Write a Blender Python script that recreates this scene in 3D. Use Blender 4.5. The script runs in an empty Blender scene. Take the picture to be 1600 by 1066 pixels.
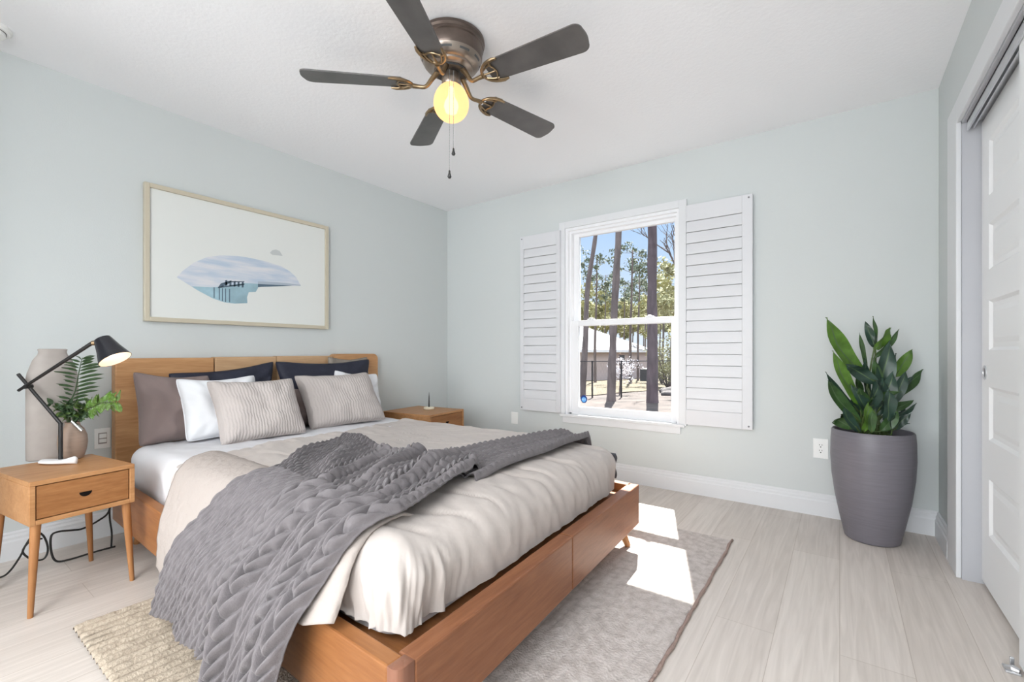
import bpy, bmesh, math, random
from mathutils import Vector, Matrix, noise

random.seed(7)
PI = math.pi
R = math.radians
scene = bpy.context.scene
COL = scene.collection
V = Vector

# ------------------------------------------------------------------ camera
F_PX = 708.0
cam_d = bpy.data.cameras.new('camera')
cam_d.sensor_width = 36.0
cam_d.lens = F_PX * 36.0 / 1600.0
cam_d.shift_y = 18.0 / 1600.0
cam_d.clip_start = 0.02
cam_d.clip_end = 500
cam = bpy.data.objects.new('camera', cam_d)
cam.location = (0, 0, 1.0)
cam.rotation_euler = (R(90), 0, math.atan2(512, 708))
COL.objects.link(cam)
scene.camera = cam

# ------------------------------------------------------------------ world, sun, lights, exposure
w = bpy.data.worlds.new('sky'); scene.world = w
w.use_nodes = True
nt = w.node_tree; nt.nodes.clear()
o_ = nt.nodes.new('ShaderNodeOutputWorld'); bg = nt.nodes.new('ShaderNodeBackground')
tc = nt.nodes.new('ShaderNodeTexCoord'); sx = nt.nodes.new('ShaderNodeSeparateXYZ')
cr = nt.nodes.new('ShaderNodeValToRGB')
cr.color_ramp.elements[0].position = 0.0; cr.color_ramp.elements[0].color = (0.80, 0.88, 0.95, 1)
cr.color_ramp.elements[1].position = 0.28; cr.color_ramp.elements[1].color = (0.45, 0.65, 0.95, 1)
e_ = cr.color_ramp.elements.new(0.55); e_.color = (2.4, 2.6, 3.0, 1)
nt.links.new(tc.outputs['Generated'], sx.inputs[0]); nt.links.new(sx.outputs['Z'], cr.inputs[0])
nt.links.new(cr.outputs[0], bg.inputs[0]); nt.links.new(bg.outputs[0], o_.inputs[0])
bg.inputs[1].default_value = 1.25

SUN_DIR = V((0.318 * 0.656, -0.948 * 0.656, -0.755))
sun_d = bpy.data.lights.new('sun', 'SUN'); sun_d.energy = 34.0; sun_d.angle = R(0.6)
sun_d.color = (1.0, 0.95, 0.88)
sun = bpy.data.objects.new('sun', sun_d); COL.objects.link(sun)
sun.rotation_euler = SUN_DIR.to_track_quat('-Z', 'Y').to_euler()

def area(name, loc, target, sx_, sy_, power, color=(1, 1, 1), spread=180):
    d = bpy.data.lights.new(name, 'AREA'); d.shape = 'RECTANGLE'
    d.size = sx_; d.size_y = sy_; d.energy = power; d.color = color; d.spread = R(spread)
    o = bpy.data.objects.new(name, d); COL.objects.link(o)
    o.location = loc
    o.rotation_euler = (V(target) - V(loc)).to_track_quat('-Z', 'Y').to_euler()
    return o
# added soft fill light behind the camera, set at the rear opening
area('rear_fill', (-0.62, -5.66, 1.2), (-2.0, 3, 1.1), 1.8, 2.1, 38, (0.955, 0.98, 1.0), 84)
# added fill light behind the camera on the right; no window in that wall
area('right_fill', (0.40, -1.75, 1.35), (-3.2, 2.7, 1.45), 1.5, 1.7, 44, (0.955, 0.98, 1.0), 100)
# second added fill light opposite, for the right wall and closet doors
area('left_fill', (-2.44, -2.0, 1.35), (0.4, 3.2, 1.35), 1.4, 1.7, 26, (0.955, 0.98, 1.0), 100)
# added fill light just under the ceiling behind the camera, shining down
area('overhead_fill', (-0.6, -1.5, 2.425), (-0.6, -1.5, 0), 1.8, 1.6, 108, (0.955, 0.98, 1.0), 160)

scene.view_settings.view_transform = 'Standard'
scene.view_settings.look = 'None'
scene.view_settings.gamma = 1.0
scene.view_settings.use_curve_mapping = False
scene.view_settings.exposure = -0.13
scene.cycles.use_denoising = True
scene.cycles.max_bounces = 12
scene.cycles.diffuse_bounces = 8
scene.cycles.transparent_max_bounces = 24
scene.cycles.sample_clamp_indirect = 6.0

# ------------------------------------------------------------------ materials
MATS = {}
def mat(name, color, rough=0.6, metal=0.0, spec=0.5, bump=0.0, bscale=200.0, var=0.0, vscale=6.0, stretch=(1, 1, 1), sheen=0.0):
    m = bpy.data.materials.new(name); m.use_nodes = True
    n = m.node_tree.nodes; l = m.node_tree.links
    b = n['Principled BSDF']
    b.inputs['Base Color'].default_value = (*color, 1)
    b.inputs['Roughness'].default_value = rough
    b.inputs['Metallic'].default_value = metal
    b.inputs['Specular IOR Level'].default_value = spec
    if sheen: b.inputs['Sheen Weight'].default_value = sheen
    t = n.new('ShaderNodeTexCoord'); mp = n.new('ShaderNodeMapping')
    mp.inputs['Scale'].default_value = stretch
    l.new(t.outputs['Object'], mp.inputs[0])
    if var > 0:
        ns = n.new('ShaderNodeTexNoise'); ns.inputs['Scale'].default_value = vscale; ns.inputs['Detail'].default_value = 6
        l.new(mp.outputs[0], ns.inputs[0])
        rp = n.new('ShaderNodeValToRGB')
        rp.color_ramp.elements[0].position = 0.3; rp.color_ramp.elements[1].position = 0.7
        rp.color_ramp.elements[0].color = (*[max(0, c * (1 - var)) for c in color], 1)
        rp.color_ramp.elements[1].color = (*[min(1, c * (1 + var)) for c in color], 1)
        l.new(ns.outputs[0], rp.inputs[0]); l.new(rp.outputs[0], b.inputs['Base Color'])
    if bump > 0:
        nb = n.new('ShaderNodeTexNoise'); nb.inputs['Scale'].default_value = bscale; nb.inputs['Detail'].default_value = 3
        l.new(mp.outputs[0], nb.inputs[0])
        bp = n.new('ShaderNodeBump'); bp.inputs['Strength'].default_value = bump; bp.inputs['Distance'].default_value = 0.01
        l.new(nb.outputs[0], bp.inputs['Height']); l.new(bp.outputs[0], b.inputs['Normal'])
    MATS[name] = m
    return m

def wood(name, c1, c2, axis=0, rough=0.42, scale=1.0):
    m = bpy.data.materials.new(name); m.use_nodes = True
    n = m.node_tree.nodes; l = m.node_tree.links; b = n['Principled BSDF']
    t = n.new('ShaderNodeTexCoord'); mp = n.new('ShaderNodeMapping')
    s = [9 * scale] * 3; s[axis] = 0.8 * scale
    mp.inputs['Scale'].default_value = s
    l.new(t.outputs['Object'], mp.inputs[0])
    n1 = n.new('ShaderNodeTexNoise'); n1.inputs['Scale'].default_value = 1.6; n1.inputs['Detail'].default_value = 4; n1.inputs['Distortion'].default_value = 1.2
    n2 = n.new('ShaderNodeTexNoise'); n2.inputs['Scale'].default_value = 14; n2.inputs['Detail'].default_value = 5
    l.new(mp.outputs[0], n1.inputs[0]); l.new(mp.outputs[0], n2.inputs[0])
    mx = n.new('ShaderNodeMath'); mx.operation = 'MULTIPLY_ADD'; mx.inputs[1].default_value = 0.45
    l.new(n2.outputs[0], mx.inputs[0])
    sc = n.new('ShaderNodeMath'); sc.operation = 'MULTIPLY'; sc.inputs[1].default_value = 0.6
    l.new(n1.outputs[0], sc.inputs[0]); l.new(sc.outputs[0], mx.inputs[2])
    rp = n.new('ShaderNodeValToRGB')
    rp.color_ramp.elements[0].position = 0.36; rp.color_ramp.elements[1].position = 0.68
    rp.color_ramp.elements[0].color = (*c1, 1); rp.color_ramp.elements[1].color = (*c2, 1)
    l.new(mx.outputs[0], rp.inputs[0]); l.new(rp.outputs[0], b.inputs['Base Color'])
    b.inputs['Roughness'].default_value = rough; b.inputs['Specular IOR Level'].default_value = 0.3
    bp = n.new('ShaderNodeBump'); bp.inputs['Strength'].default_value = 0.06; bp.inputs['Distance'].default_value = 0.005
    l.new(n2.outputs[0], bp.inputs['Height']); l.new(bp.outputs[0], b.inputs['Normal'])
    MATS[name] = m
    return m

def emit(name, color, strength):
    m = bpy.data.materials.new(name); m.use_nodes = True
    b = m.node_tree.nodes['Principled BSDF']
    b.inputs['Base Color'].default_value = (*color, 1)
    b.inputs['Emission Color'].default_value = (*color, 1)
    b.inputs['Emission Strength'].default_value = strength
    MATS[name] = m
    return m

M_WALL = mat('sage_wall_paint', (0.585, 0.618, 0.618), 0.75, bump=0.05, bscale=160, spec=0.25)
M_CEIL = mat('ceiling_paint', (0.89, 0.90, 0.925), 0.9, bump=0.12, bscale=60, spec=0.1)
M_TRIM = mat('white_trim_paint', (0.68, 0.695, 0.715), 0.4, spec=0.4)
M_DOOR = mat('white_door_paint', (0.83, 0.845, 0.86), 0.45, spec=0.4)
M_VINYL = mat('white_vinyl', (0.80, 0.81, 0.83), 0.35)
M_SHUT = mat('white_shutter_paint', (0.64, 0.65, 0.675), 0.4)
M_ALU = mat('brushed_aluminium', (0.62, 0.63, 0.65), 0.35, metal=0.8)
M_DARKIN = mat('dark_recess', (0.05, 0.05, 0.055), 0.8)
M_PLATE = mat('white_plastic', (0.82, 0.83, 0.82), 0.35)
M_SLOT = mat('slot_black', (0.08, 0.08, 0.08), 0.6)
M_SLOTK = mat('black_recess', (0.01, 0.008, 0.007), 0.9, spec=0.05)
M_SCREW = mat('screw_grey', (0.18, 0.18, 0.19), 0.4, metal=0.6)
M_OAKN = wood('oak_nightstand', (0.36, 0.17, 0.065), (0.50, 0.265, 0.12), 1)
M_OAKV = wood('oak_leg', (0.29, 0.125, 0.045), (0.40, 0.19, 0.075), 2)
M_OAKF = wood('oak_drawer', (0.235, 0.095, 0.030), (0.36, 0.165, 0.062), 1)  # drawer wood darker than the carcass, shade put into its colour
M_HEAD = wood('oak_headboard', (0.40, 0.20, 0.085), (0.56, 0.315, 0.15), 1)
M_HEAD2 = wood('oak_headboard_pale', (0.44, 0.27, 0.145), (0.58, 0.38, 0.22), 1)
M_BEDX = wood('cherry_bed_rail', (0.235, 0.090, 0.030), (0.34, 0.145, 0.052), 0)
M_BEDY = wood('cherry_bed_front', (0.19, 0.072, 0.032), (0.285, 0.118, 0.055), 1)
M_CAP = wood('cherry_cap', (0.40, 0.18, 0.07), (0.53, 0.27, 0.12), 1)
M_BRONZE = mat('aged_bronze', (0.13, 0.10, 0.085), 0.33, metal=0.75, var=0.15, vscale=20)
M_BRONZE2 = mat('bronze_band', (0.30, 0.25, 0.21), 0.3, metal=0.8)
M_BRASS = mat('antique_brass', (0.27, 0.195, 0.115), 0.3, metal=0.9)
M_BLADE = mat('dark_blade_veneer', (0.085, 0.08, 0.078), 0.34, spec=0.6, var=0.25, vscale=9, bump=0.03, bscale=60)
M_CHAIN = mat('chain_metal', (0.35, 0.35, 0.35), 0.4, metal=0.9)
M_FOB = mat('black_fob', (0.03, 0.03, 0.03), 0.3)
M_BLACK = mat('black_lacquer', (0.012, 0.012, 0.016), 0.22)
M_BLACKM = mat('black_matte_metal', (0.015, 0.014, 0.014), 0.45)
M_CORD = mat('black_cord', (0.01, 0.01, 0.01), 0.5)
M_CERW = mat('white_ceramic', (0.83, 0.83, 0.84), 0.25)
M_TAUPE = mat('taupe_stoneware', (0.36, 0.325, 0.30), 0.55, var=0.08, vscale=14)
M_CLAY = mat('clay_vase', (0.30, 0.215, 0.165), 0.5, var=0.1, vscale=20, stretch=(1, 1, 6))
M_SILVER = mat('silver', (0.7, 0.7, 0.7), 0.2, metal=1.0)
M_POT = mat('mauve_grey_glaze', (0.155, 0.146, 0.168), 0.42, var=0.08, vscale=8, stretch=(1, 1, 14), bump=0.05, bscale=30)
M_SOIL = mat('dark_soil', (0.02, 0.014, 0.01), 0.95, bump=0.8, bscale=80)
M_LEAF_D = mat('leaf_dark', (0.030, 0.062, 0.045), 0.35, var=0.4, vscale=14)
M_LEAF_L = mat('leaf_light', (0.09, 0.19, 0.025), 0.38, var=0.35, vscale=18)
M_LEAF_M = mat('leaf_mid', (0.045, 0.10, 0.03), 0.36, var=0.4, vscale=16)
M_LEAF_R = mat('leaf_pale_rib', (0.085, 0.14, 0.065), 0.45)
M_STEMG = mat('stem_green', (0.07, 0.11, 0.03), 0.5)
M_FERN = mat('fern_green', (0.036, 0.075, 0.026), 0.5, var=0.3, vscale=30)
M_SPRIG = mat('sprig_green', (0.085, 0.15, 0.030), 0.45, var=0.4, vscale=40)
M_SHEET = mat('white_sheet', (0.70, 0.70, 0.725), 0.85, spec=0.15, bump=0.25, bscale=9)
M_DUVET = mat('greige_linen', (0.50, 0.45, 0.42), 0.85, spec=0.15, bump=0.28, bscale=16, var=0.04, vscale=5, sheen=0.1)
M_QUILT = mat('greige_quilt', (0.42, 0.37, 0.34), 0.85, spec=0.15, bump=0.6, bscale=34)
M_KNIT = mat('mauve_grey_knit', (0.158, 0.144, 0.149), 0.8, spec=0.2, bump=0.25, bscale=300, var=0.12, vscale=30, sheen=0.15)
M_PWHITE = mat('white_pillow', (0.74, 0.75, 0.775), 0.85, spec=0.1, bump=0.3, bscale=12)
M_PMAUVE = mat('mauve_pillow', (0.215, 0.165, 0.155), 0.75, spec=0.2, bump=0.35, bscale=14, sheen=0.1)
M_PNAVY = mat('navy_pillow', (0.022, 0.024, 0.040), 0.6, spec=0.3, bump=0.5, bscale=16)
M_PTAUPE = mat('taupe_pillow', (0.25, 0.215, 0.18), 0.75, bump=0.5, bscale=16)
M_FRAME = mat('champagne_frame', (0.56, 0.51, 0.40), 0.4, metal=0.15)
M_PAPER = mat('print_paper', (0.70, 0.72, 0.70), 0.7, spec=0.25)
M_PWATER = mat('print_water', (0.30, 0.45, 0.52), 0.6, var=0.2, vscale=8)
M_PDARK = mat('print_dark', (0.09, 0.14, 0.19), 0.6)
M_PPIER = mat('print_pier', (0.38, 0.44, 0.52), 0.6)
M_PMOON = mat('print_moon', (0.50, 0.53, 0.53), 0.6)
M_STICK = mat('sticker_blue', (0.01, 0.04, 0.22), 0.4)
M_STICK2 = mat('sticker_light_blue', (0.12, 0.42, 0.85), 0.4)
M_STICKT = mat('sticker_white', (0.8, 0.85, 0.9), 0.4)
M_WAX = mat('cream_wax', (0.80, 0.74, 0.58), 0.5)
# outdoors
M_LITTER = mat('pine_litter', (0.046, 0.034, 0.029), 0.95, var=0.5, vscale=2.5, bump=0.5, bscale=12)
M_STRAW = mat('straw_grass', (0.075, 0.057, 0.028), 0.95, var=0.3, vscale=3)
M_BARK = mat('pine_bark', (0.10, 0.074, 0.080), 0.95, bump=1.0, bscale=18, var=0.35, vscale=9, stretch=(1, 1, 0.25))
M_BARK2 = mat('grey_bark', (0.15, 0.12, 0.112), 0.95, bump=0.8, bscale=18, var=0.3, vscale=9, stretch=(1, 1, 0.25))
M_NEEDLE = mat('pine_needles', (0.13, 0.155, 0.10), 0.8, var=0.3, vscale=0.8)
M_NEEDLE2 = mat('dark_pine_needles', (0.055, 0.078, 0.055), 0.8, var=0.3, vscale=0.8)
M_SPRING = mat('spring_leaves', (0.30, 0.29, 0.14), 0.8, var=0.3, vscale=0.8)
M_BLOSSOM = mat('white_blossom', (0.75, 0.72, 0.72), 0.8)
M_HOUSEW = mat('pink_beige_stucco', (0.58, 0.48, 0.45), 0.9, bump=0.1, bscale=30)
M_ROOF = mat('white_roof', (0.115, 0.115, 0.122), 0.8, var=0.08, vscale=4)
M_FENCE = mat('black_fence_metal', (0.03, 0.03, 0.032), 0.5, metal=0.4)
M_ACGREY = mat('dark_unit', (0.06, 0.06, 0.065), 0.6)
M_ROCK = mat('grey_rock', (0.09, 0.08, 0.08), 0.9, var=0.3, vscale=6, bump=0.6, bscale=10)

# special: glass pane (clear, slightly reflective)
def make_glass():
    m = bpy.data.materials.new('window_glass'); m.use_nodes = True
    n = m.node_tree.nodes; l = m.node_tree.links; n.clear()
    o = n.new('ShaderNodeOutputMaterial'); mx = n.new('ShaderNodeMixShader')
    tr = n.new('ShaderNodeBsdfTransparent'); gl = n.new('ShaderNodeBsdfGlossy'); fr = n.new('ShaderNodeFresnel')
    tr.inputs[0].default_value = (0.96, 0.97, 0.97, 1); gl.inputs['Roughness'].default_value = 0.02
    fr.inputs[0].default_value = 1.25
    l.new(fr.outputs[0], mx.inputs[0]); l.new(tr.outputs[0], mx.inputs[1]); l.new(gl.outputs[0], mx.inputs[2]); l.new(mx.outputs[0], o.inputs[0])
    return m
M_GLASS = make_glass()

def make_globe():
    m = bpy.data.materials.new('frosted_amber_globe'); m.use_nodes = True
    n = m.node_tree.nodes; l = m.node_tree.links; n.clear()
    o = n.new('ShaderNodeOutputMaterial'); mx = n.new('ShaderNodeMixShader'); ad = n.new('ShaderNodeAddShader')
    tr = n.new('ShaderNodeBsdfTransparent'); tl = n.new('ShaderNodeBsdfTranslucent'); df = n.new('ShaderNodeEmission')
    tr.inputs[0].default_value = (1.0, 0.90, 0.68, 1)
    tl.inputs[0].default_value = (0.92, 0.64, 0.40, 1)
    df.inputs[0].default_value = (1.0, 0.58, 0.32, 1); df.inputs[1].default_value = 0.30
    mx.inputs[0].default_value = 0.80
    l.new(tr.outputs[0], mx.inputs[1]); l.new(tl.outputs[0], ad.inputs[0]); l.new(df.outputs[0], ad.inputs[1])
    l.new(ad.outputs[0], mx.inputs[2]); l.new(mx.outputs[0], o.inputs[0])
    return m
M_GLOBE = make_globe()
M_BULB = emit('bulb_glow', (1.0, 0.84, 0.58), 5.0)
M_LAMPIN = mat('shade_lining', (0.80, 0.70, 0.60), 0.6)
M_BULB2 = emit('lamp_bulb_glow', (1.0, 0.78, 0.55), 10.0)

def make_floor():
    m = bpy.data.materials.new('greige_oak_planks'); m.use_nodes = True
    n = m.node_tree.nodes; l = m.node_tree.links; b = n['Principled BSDF']
    t = n.new('ShaderNodeTexCoord'); mp = n.new('ShaderNodeMapping')
    mp.inputs['Rotation'].default_value = (0, 0, R(90))
    l.new(t.outputs['Object'], mp.inputs[0])
    br = n.new('ShaderNodeTexBrick')
    br.offset = 0.37; br.inputs['Scale'].default_value = 1.0
    br.inputs['Brick Width'].default_value = 1.35; br.inputs['Row Height'].default_value = 0.19
    br.inputs['Mortar Size'].default_value = 0.0012; br.inputs['Mortar Smooth'].default_value = 0.2
    br.inputs['Color1'].default_value = (0.66, 0.605, 0.56, 1); br.inputs['Color2'].default_value = (0.60, 0.543, 0.498, 1)
    br.inputs['Mortar'].default_value = (0.47, 0.41, 0.36, 1); br.inputs['Bias'].default_value = -0.2
    l.new(mp.outputs[0], br.inputs[0])
    m2 = n.new('ShaderNodeMapping'); m2.inputs['Scale'].default_value = (16, 0.9, 1)
    l.new(t.outputs['Object'], m2.inputs[0])
    ns = n.new('ShaderNodeTexNoise'); ns.inputs['Scale'].default_value = 2.2; ns.inputs['Detail'].default_value = 8; ns.inputs['Distortion'].default_value = 1.4
    l.new(m2.outputs[0], ns.inputs[0])
    rp = n.new('ShaderNodeValToRGB'); rp.color_ramp.elements[0].position = 0.3; rp.color_ramp.elements[1].position = 0.7
    rp.color_ramp.elements[0].color = (0.87, 0.86, 0.85, 1); rp.color_ramp.elements[1].color = (1.06, 1.06, 1.06, 1)
    l.new(ns.outputs[0], rp.inputs[0])
    mx = n.new('ShaderNodeMixRGB'); mx.blend_type = 'MULTIPLY'; mx.inputs[0].default_value = 1
    l.new(br.outputs[0], mx.inputs[1]); l.new(rp.outputs[0], mx.inputs[2]); l.new(mx.outputs[0], b.inputs['Base Color'])
    b.inputs['Roughness'].default_value = 0.42; b.inputs['Specular IOR Level'].default_value = 0.35
    return m
M_FLOOR = make_floor()

def make_rug():
    m = bpy.data.materials.new('woven_rug'); m.use_nodes = True
    n = m.node_tree.nodes; l = m.node_tree.links; b = n['Principled BSDF']
    t = n.new('ShaderNodeTexCoord')
    ns = n.new('ShaderNodeTexNoise'); ns.inputs['Scale'].default_value = 30; ns.inputs['Detail'].default_value = 4
    l.new(t.outputs['Object'], ns.inputs[0])
    sp = n.new('ShaderNodeSeparateXYZ'); l.new(t.outputs['Object'], sp.inputs[0])
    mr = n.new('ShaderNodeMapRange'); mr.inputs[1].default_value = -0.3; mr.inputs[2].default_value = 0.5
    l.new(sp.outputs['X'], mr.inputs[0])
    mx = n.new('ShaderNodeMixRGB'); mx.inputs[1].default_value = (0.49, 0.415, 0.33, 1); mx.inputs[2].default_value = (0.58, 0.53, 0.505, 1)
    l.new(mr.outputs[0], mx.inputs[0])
    rp = n.new('ShaderNodeValToRGB'); rp.color_ramp.elements[0].position = 0.32; rp.color_ramp.elements[1].position = 0.62
    rp.color_ramp.elements[0].color = (0.72, 0.70, 0.68, 1); rp.color_ramp.elements[1].color = (1.05, 1.05, 1.05, 1)
    l.new(ns.outputs[0], rp.inputs[0])
    m2 = n.new('ShaderNodeMixRGB'); m2.blend_type = 'MULTIPLY'; m2.inputs[0].default_value = 0.75
    l.new(mx.outputs[0], m2.inputs[1]); l.new(rp.outputs[0], m2.inputs[2])
    # shade painted into the gaps between the woven rows (rows run along y)
    def mth(op, a, v=None):
        q = n.new('ShaderNodeMath'); q.operation = op; l.new(a, q.inputs[0])
        if v is not None: q.inputs[1].default_value = v
        return q.outputs[0]
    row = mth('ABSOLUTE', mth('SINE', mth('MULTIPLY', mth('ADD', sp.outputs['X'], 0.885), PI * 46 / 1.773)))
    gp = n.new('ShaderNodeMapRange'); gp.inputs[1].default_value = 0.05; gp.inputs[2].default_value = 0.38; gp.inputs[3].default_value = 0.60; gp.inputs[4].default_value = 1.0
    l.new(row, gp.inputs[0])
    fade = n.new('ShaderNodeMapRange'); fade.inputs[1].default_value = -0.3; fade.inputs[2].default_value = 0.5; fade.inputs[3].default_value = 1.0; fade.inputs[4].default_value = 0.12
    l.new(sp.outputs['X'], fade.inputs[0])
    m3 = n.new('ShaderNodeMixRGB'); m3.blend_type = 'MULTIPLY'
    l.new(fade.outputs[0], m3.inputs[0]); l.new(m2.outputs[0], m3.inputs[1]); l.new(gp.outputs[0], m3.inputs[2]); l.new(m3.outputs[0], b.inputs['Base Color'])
    b.inputs['Roughness'].default_value = 0.95; b.inputs['Specular IOR Level'].default_value = 0.1
    n2 = n.new('ShaderNodeTexNoise'); n2.inputs['Scale'].default_value = 120
    l.new(t.outputs['Object'], n2.inputs[0])
    bp = n.new('ShaderNodeBump'); bp.inputs['Strength'].default_value = 0.5; bp.inputs['Distance'].default_value = 0.01
    l.new(n2.outputs[0], bp.inputs['Height']); l.new(bp.outputs[0], b.inputs['Normal'])
    return m
M_RUG = make_rug()
M_RUGEDGE = mat('rug_stitched_edge', (0.34, 0.245, 0.21), 0.9, bump=0.8, bscale=90)

def make_pleat():
    m = bpy.data.materials.new('pleated_grey_linen'); m.use_nodes = True
    n = m.node_tree.nodes; l = m.node_tree.links; b = n['Principled BSDF']
    t = n.new('ShaderNodeTexCoord'); mp = n.new('ShaderNodeMapping')
    l.new(t.outputs['UV'], mp.inputs[0])
    wv = n.new('ShaderNodeTexWave'); wv.bands_direction = 'X'; wv.inputs['Scale'].default_value = 9.0
    wv.inputs['Distortion'].default_value = 5.0; wv.inputs['Detail'].default_value = 3; wv.inputs['Detail Scale'].default_value = 0.8
    l.new(mp.outputs[0], wv.inputs[0])
    bp = n.new('ShaderNodeBump'); bp.inputs['Strength'].default_value = 0.22; bp.inputs['Distance'].default_value = 0.012
    l.new(wv.outputs[0], bp.inputs['Height']); l.new(bp.outputs[0], b.inputs['Normal'])
    b.inputs['Base Color'].default_value = (0.47, 0.425, 0.405, 1)
    b.inputs['Roughness'].default_value = 0.85; b.inputs['Specular IOR Level'].default_value = 0.15
    return m
M_PLEAT = make_pleat()

def make_print_sky():
    m = bpy.data.materials.new('print_sky_photo'); m.use_nodes = True
    n = m.node_tree.nodes; l = m.node_tree.links; b = n['Principled BSDF']
    t = n.new('ShaderNodeTexCoord'); mp = n.new('ShaderNodeMapping'); mp.inputs['Scale'].default_value = (1, 1.2, 9); mp.inputs['Rotation'].default_value = (R(7), 0, 0)
    l.new(t.outputs['Object'], mp.inputs[0])
    ns = n.new('ShaderNodeTexNoise'); ns.inputs['Scale'].default_value = 3; ns.inputs['Detail'].default_value = 5
    l.new(mp.outputs[0], ns.inputs[0])
    rp = n.new('ShaderNodeValToRGB'); rp.color_ramp.elements[0].position = 0.38; rp.color_ramp.elements[1].position = 0.62
    rp.color_ramp.elements[0].color = (0.44, 0.53, 0.64, 1); rp.color_ramp.elements[1].color = (0.66, 0.665, 0.70, 1)
    l.new(ns.outputs[0], rp.inputs[0]); l.new(rp.outputs[0], b.inputs['Base Color'])
    b.inputs['Roughness'].default_value = 0.6
    return m
M_PSKY = make_print_sky()

# ------------------------------------------------------------------ mesh helpers
def tag(o, label=None, cat=None, group=None, kind=None):
    if label: o['label'] = label
    if cat: o['category'] = cat
    if group: o['group'] = group
    if kind: o['kind'] = kind
    return o

def root(name, loc, label=None, cat=None, group=None, kind=None):
    o = bpy.data.objects.new(name, None); COL.objects.link(o)
    o.location = loc; o.empty_display_size = 0.1
    return tag(o, label, cat, group, kind)

def world_off(o):
    v = V((0, 0, 0))
    while o is not None:
        v += V(o.location); o = o.parent
    return v

def obj(name, bm, m, parent=None, loc=None, smooth=False):
    """link a bmesh written in world coordinates as ONE object (origin at loc, or at the parent's origin)"""
    off = world_off(parent) if parent is not None else (V(loc) if loc is not None else V((0, 0, 0)))
    if off.length > 0:
        bmesh.ops.translate(bm, verts=bm.verts, vec=-off)
    me = bpy.data.meshes.new(name)
    bmesh.ops.recalc_face_normals(bm, faces=bm.faces)
    bm.to_mesh(me); bm.free()
    ms = m if isinstance(m, (list, tuple)) else [m]
    for q in ms: me.materials.append(q)
    if smooth:
        for p in me.polygons: p.use_smooth = True
        if smooth == 'auto':
            me.set_sharp_from_angle(angle=R(38))
    o = bpy.data.objects.new(name, me); COL.objects.link(o)
    if parent is not None: o.parent = parent
    elif loc is not None: o.location = loc
    return o

def box(bm, lo, hi, bev=0.0, seg=2, mi=0):
    lo, hi = V(lo), V(hi)
    r = bmesh.ops.create_cube(bm, size=1.0)
    vs = r['verts']
    for v in vs:
        v.co = V(((lo.x + hi.x) / 2 + v.co.x * (hi.x - lo.x), (lo.y + hi.y) / 2 + v.co.y * (hi.y - lo.y), (lo.z + hi.z) / 2 + v.co.z * (hi.z - lo.z)))
    fs = set(f for v in vs for f in v.link_faces)
    for f in fs: f.material_index = mi
    if bev > 0:
        es = list(set(e for v in vs for e in v.link_edges))
        bmesh.ops.bevel(bm, geom=es, offset=bev, segments=seg, affect='EDGES', profile=0.5)
    return bm

def prism(bm, poly, z0, z1, bev=0.0, mi=0):
    """vertical prism over a plan polygon"""
    b = [bm.verts.new((p[0], p[1], z0)) for p in poly]
    t = [bm.verts.new((p[0], p[1], z1)) for p in poly]
    n = len(poly); fs = [bm.faces.new(t), bm.faces.new(b[::-1])]
    for i in range(n): fs.append(bm.faces.new((b[i], b[(i + 1) % n], t[(i + 1) % n], t[i])))
    for f in fs: f.material_index = mi
    if bev > 0:
        es = list(set(e for v in b + t for e in v.link_edges))
        bmesh.ops.bevel(bm, geom=es, offset=bev, segments=2, affect='EDGES', profile=0.5)
    return bm

def tube(bm, pts, rads, n=10, cap=True, smooth_pts=0):
    pts = [V(p) for p in pts]
    if not isinstance(rads, (list, tuple)): rads = [rads] * len(pts)
    if smooth_pts:
        q, rr = [], []
        for i in range(len(pts) - 1):
            p0 = pts[max(i - 1, 0)]; p1 = pts[i]; p2 = pts[i + 1]; p3 = pts[min(i + 2, len(pts) - 1)]
            for k in range(smooth_pts):
                t = k / smooth_pts
                q.append(0.5 * ((2 * p1) + (-p0 + p2) * t + (2 * p0 - 5 * p1 + 4 * p2 - p3) * t * t + (-p0 + 3 * p1 - 3 * p2 + p3) * t ** 3))
                rr.append(rads[i] * (1 - t) + rads[i + 1] * t)
        q.append(pts[-1]); rr.append(rads[-1]); pts, rads = q, rr
    rings = []
    up = None
    for i, p in enumerate(pts):
        d = (pts[min(i + 1, len(pts) - 1)] - pts[max(i - 1, 0)])
        if d.length < 1e-9: d = V((0, 0, 1))
        d.normalize()
        if up is None:
            up = V((0, 0, 1)) if abs(d.z) < 0.9 else V((1, 0, 0))
        a = d.cross(up)
        if a.length < 1e-6: a = d.cross(V((0, 1, 0)))
        a.normalize(); b = a.cross(d).normalized(); up = b
        rings.append([bm.verts.new(p + (a * math.cos(2 * PI * k / n) + b * math.sin(2 * PI * k / n)) * rads[i]) for k in range(n)])
    for i in range(len(rings) - 1):
        for k in range(n):
            bm.faces.new((rings[i][k], rings[i][(k + 1) % n], rings[i + 1][(k + 1) % n], rings[i + 1][k]))
    if cap:
        bm.faces.new(rings[0][::-1]); bm.faces.new(rings[-1])
    return bm

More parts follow.
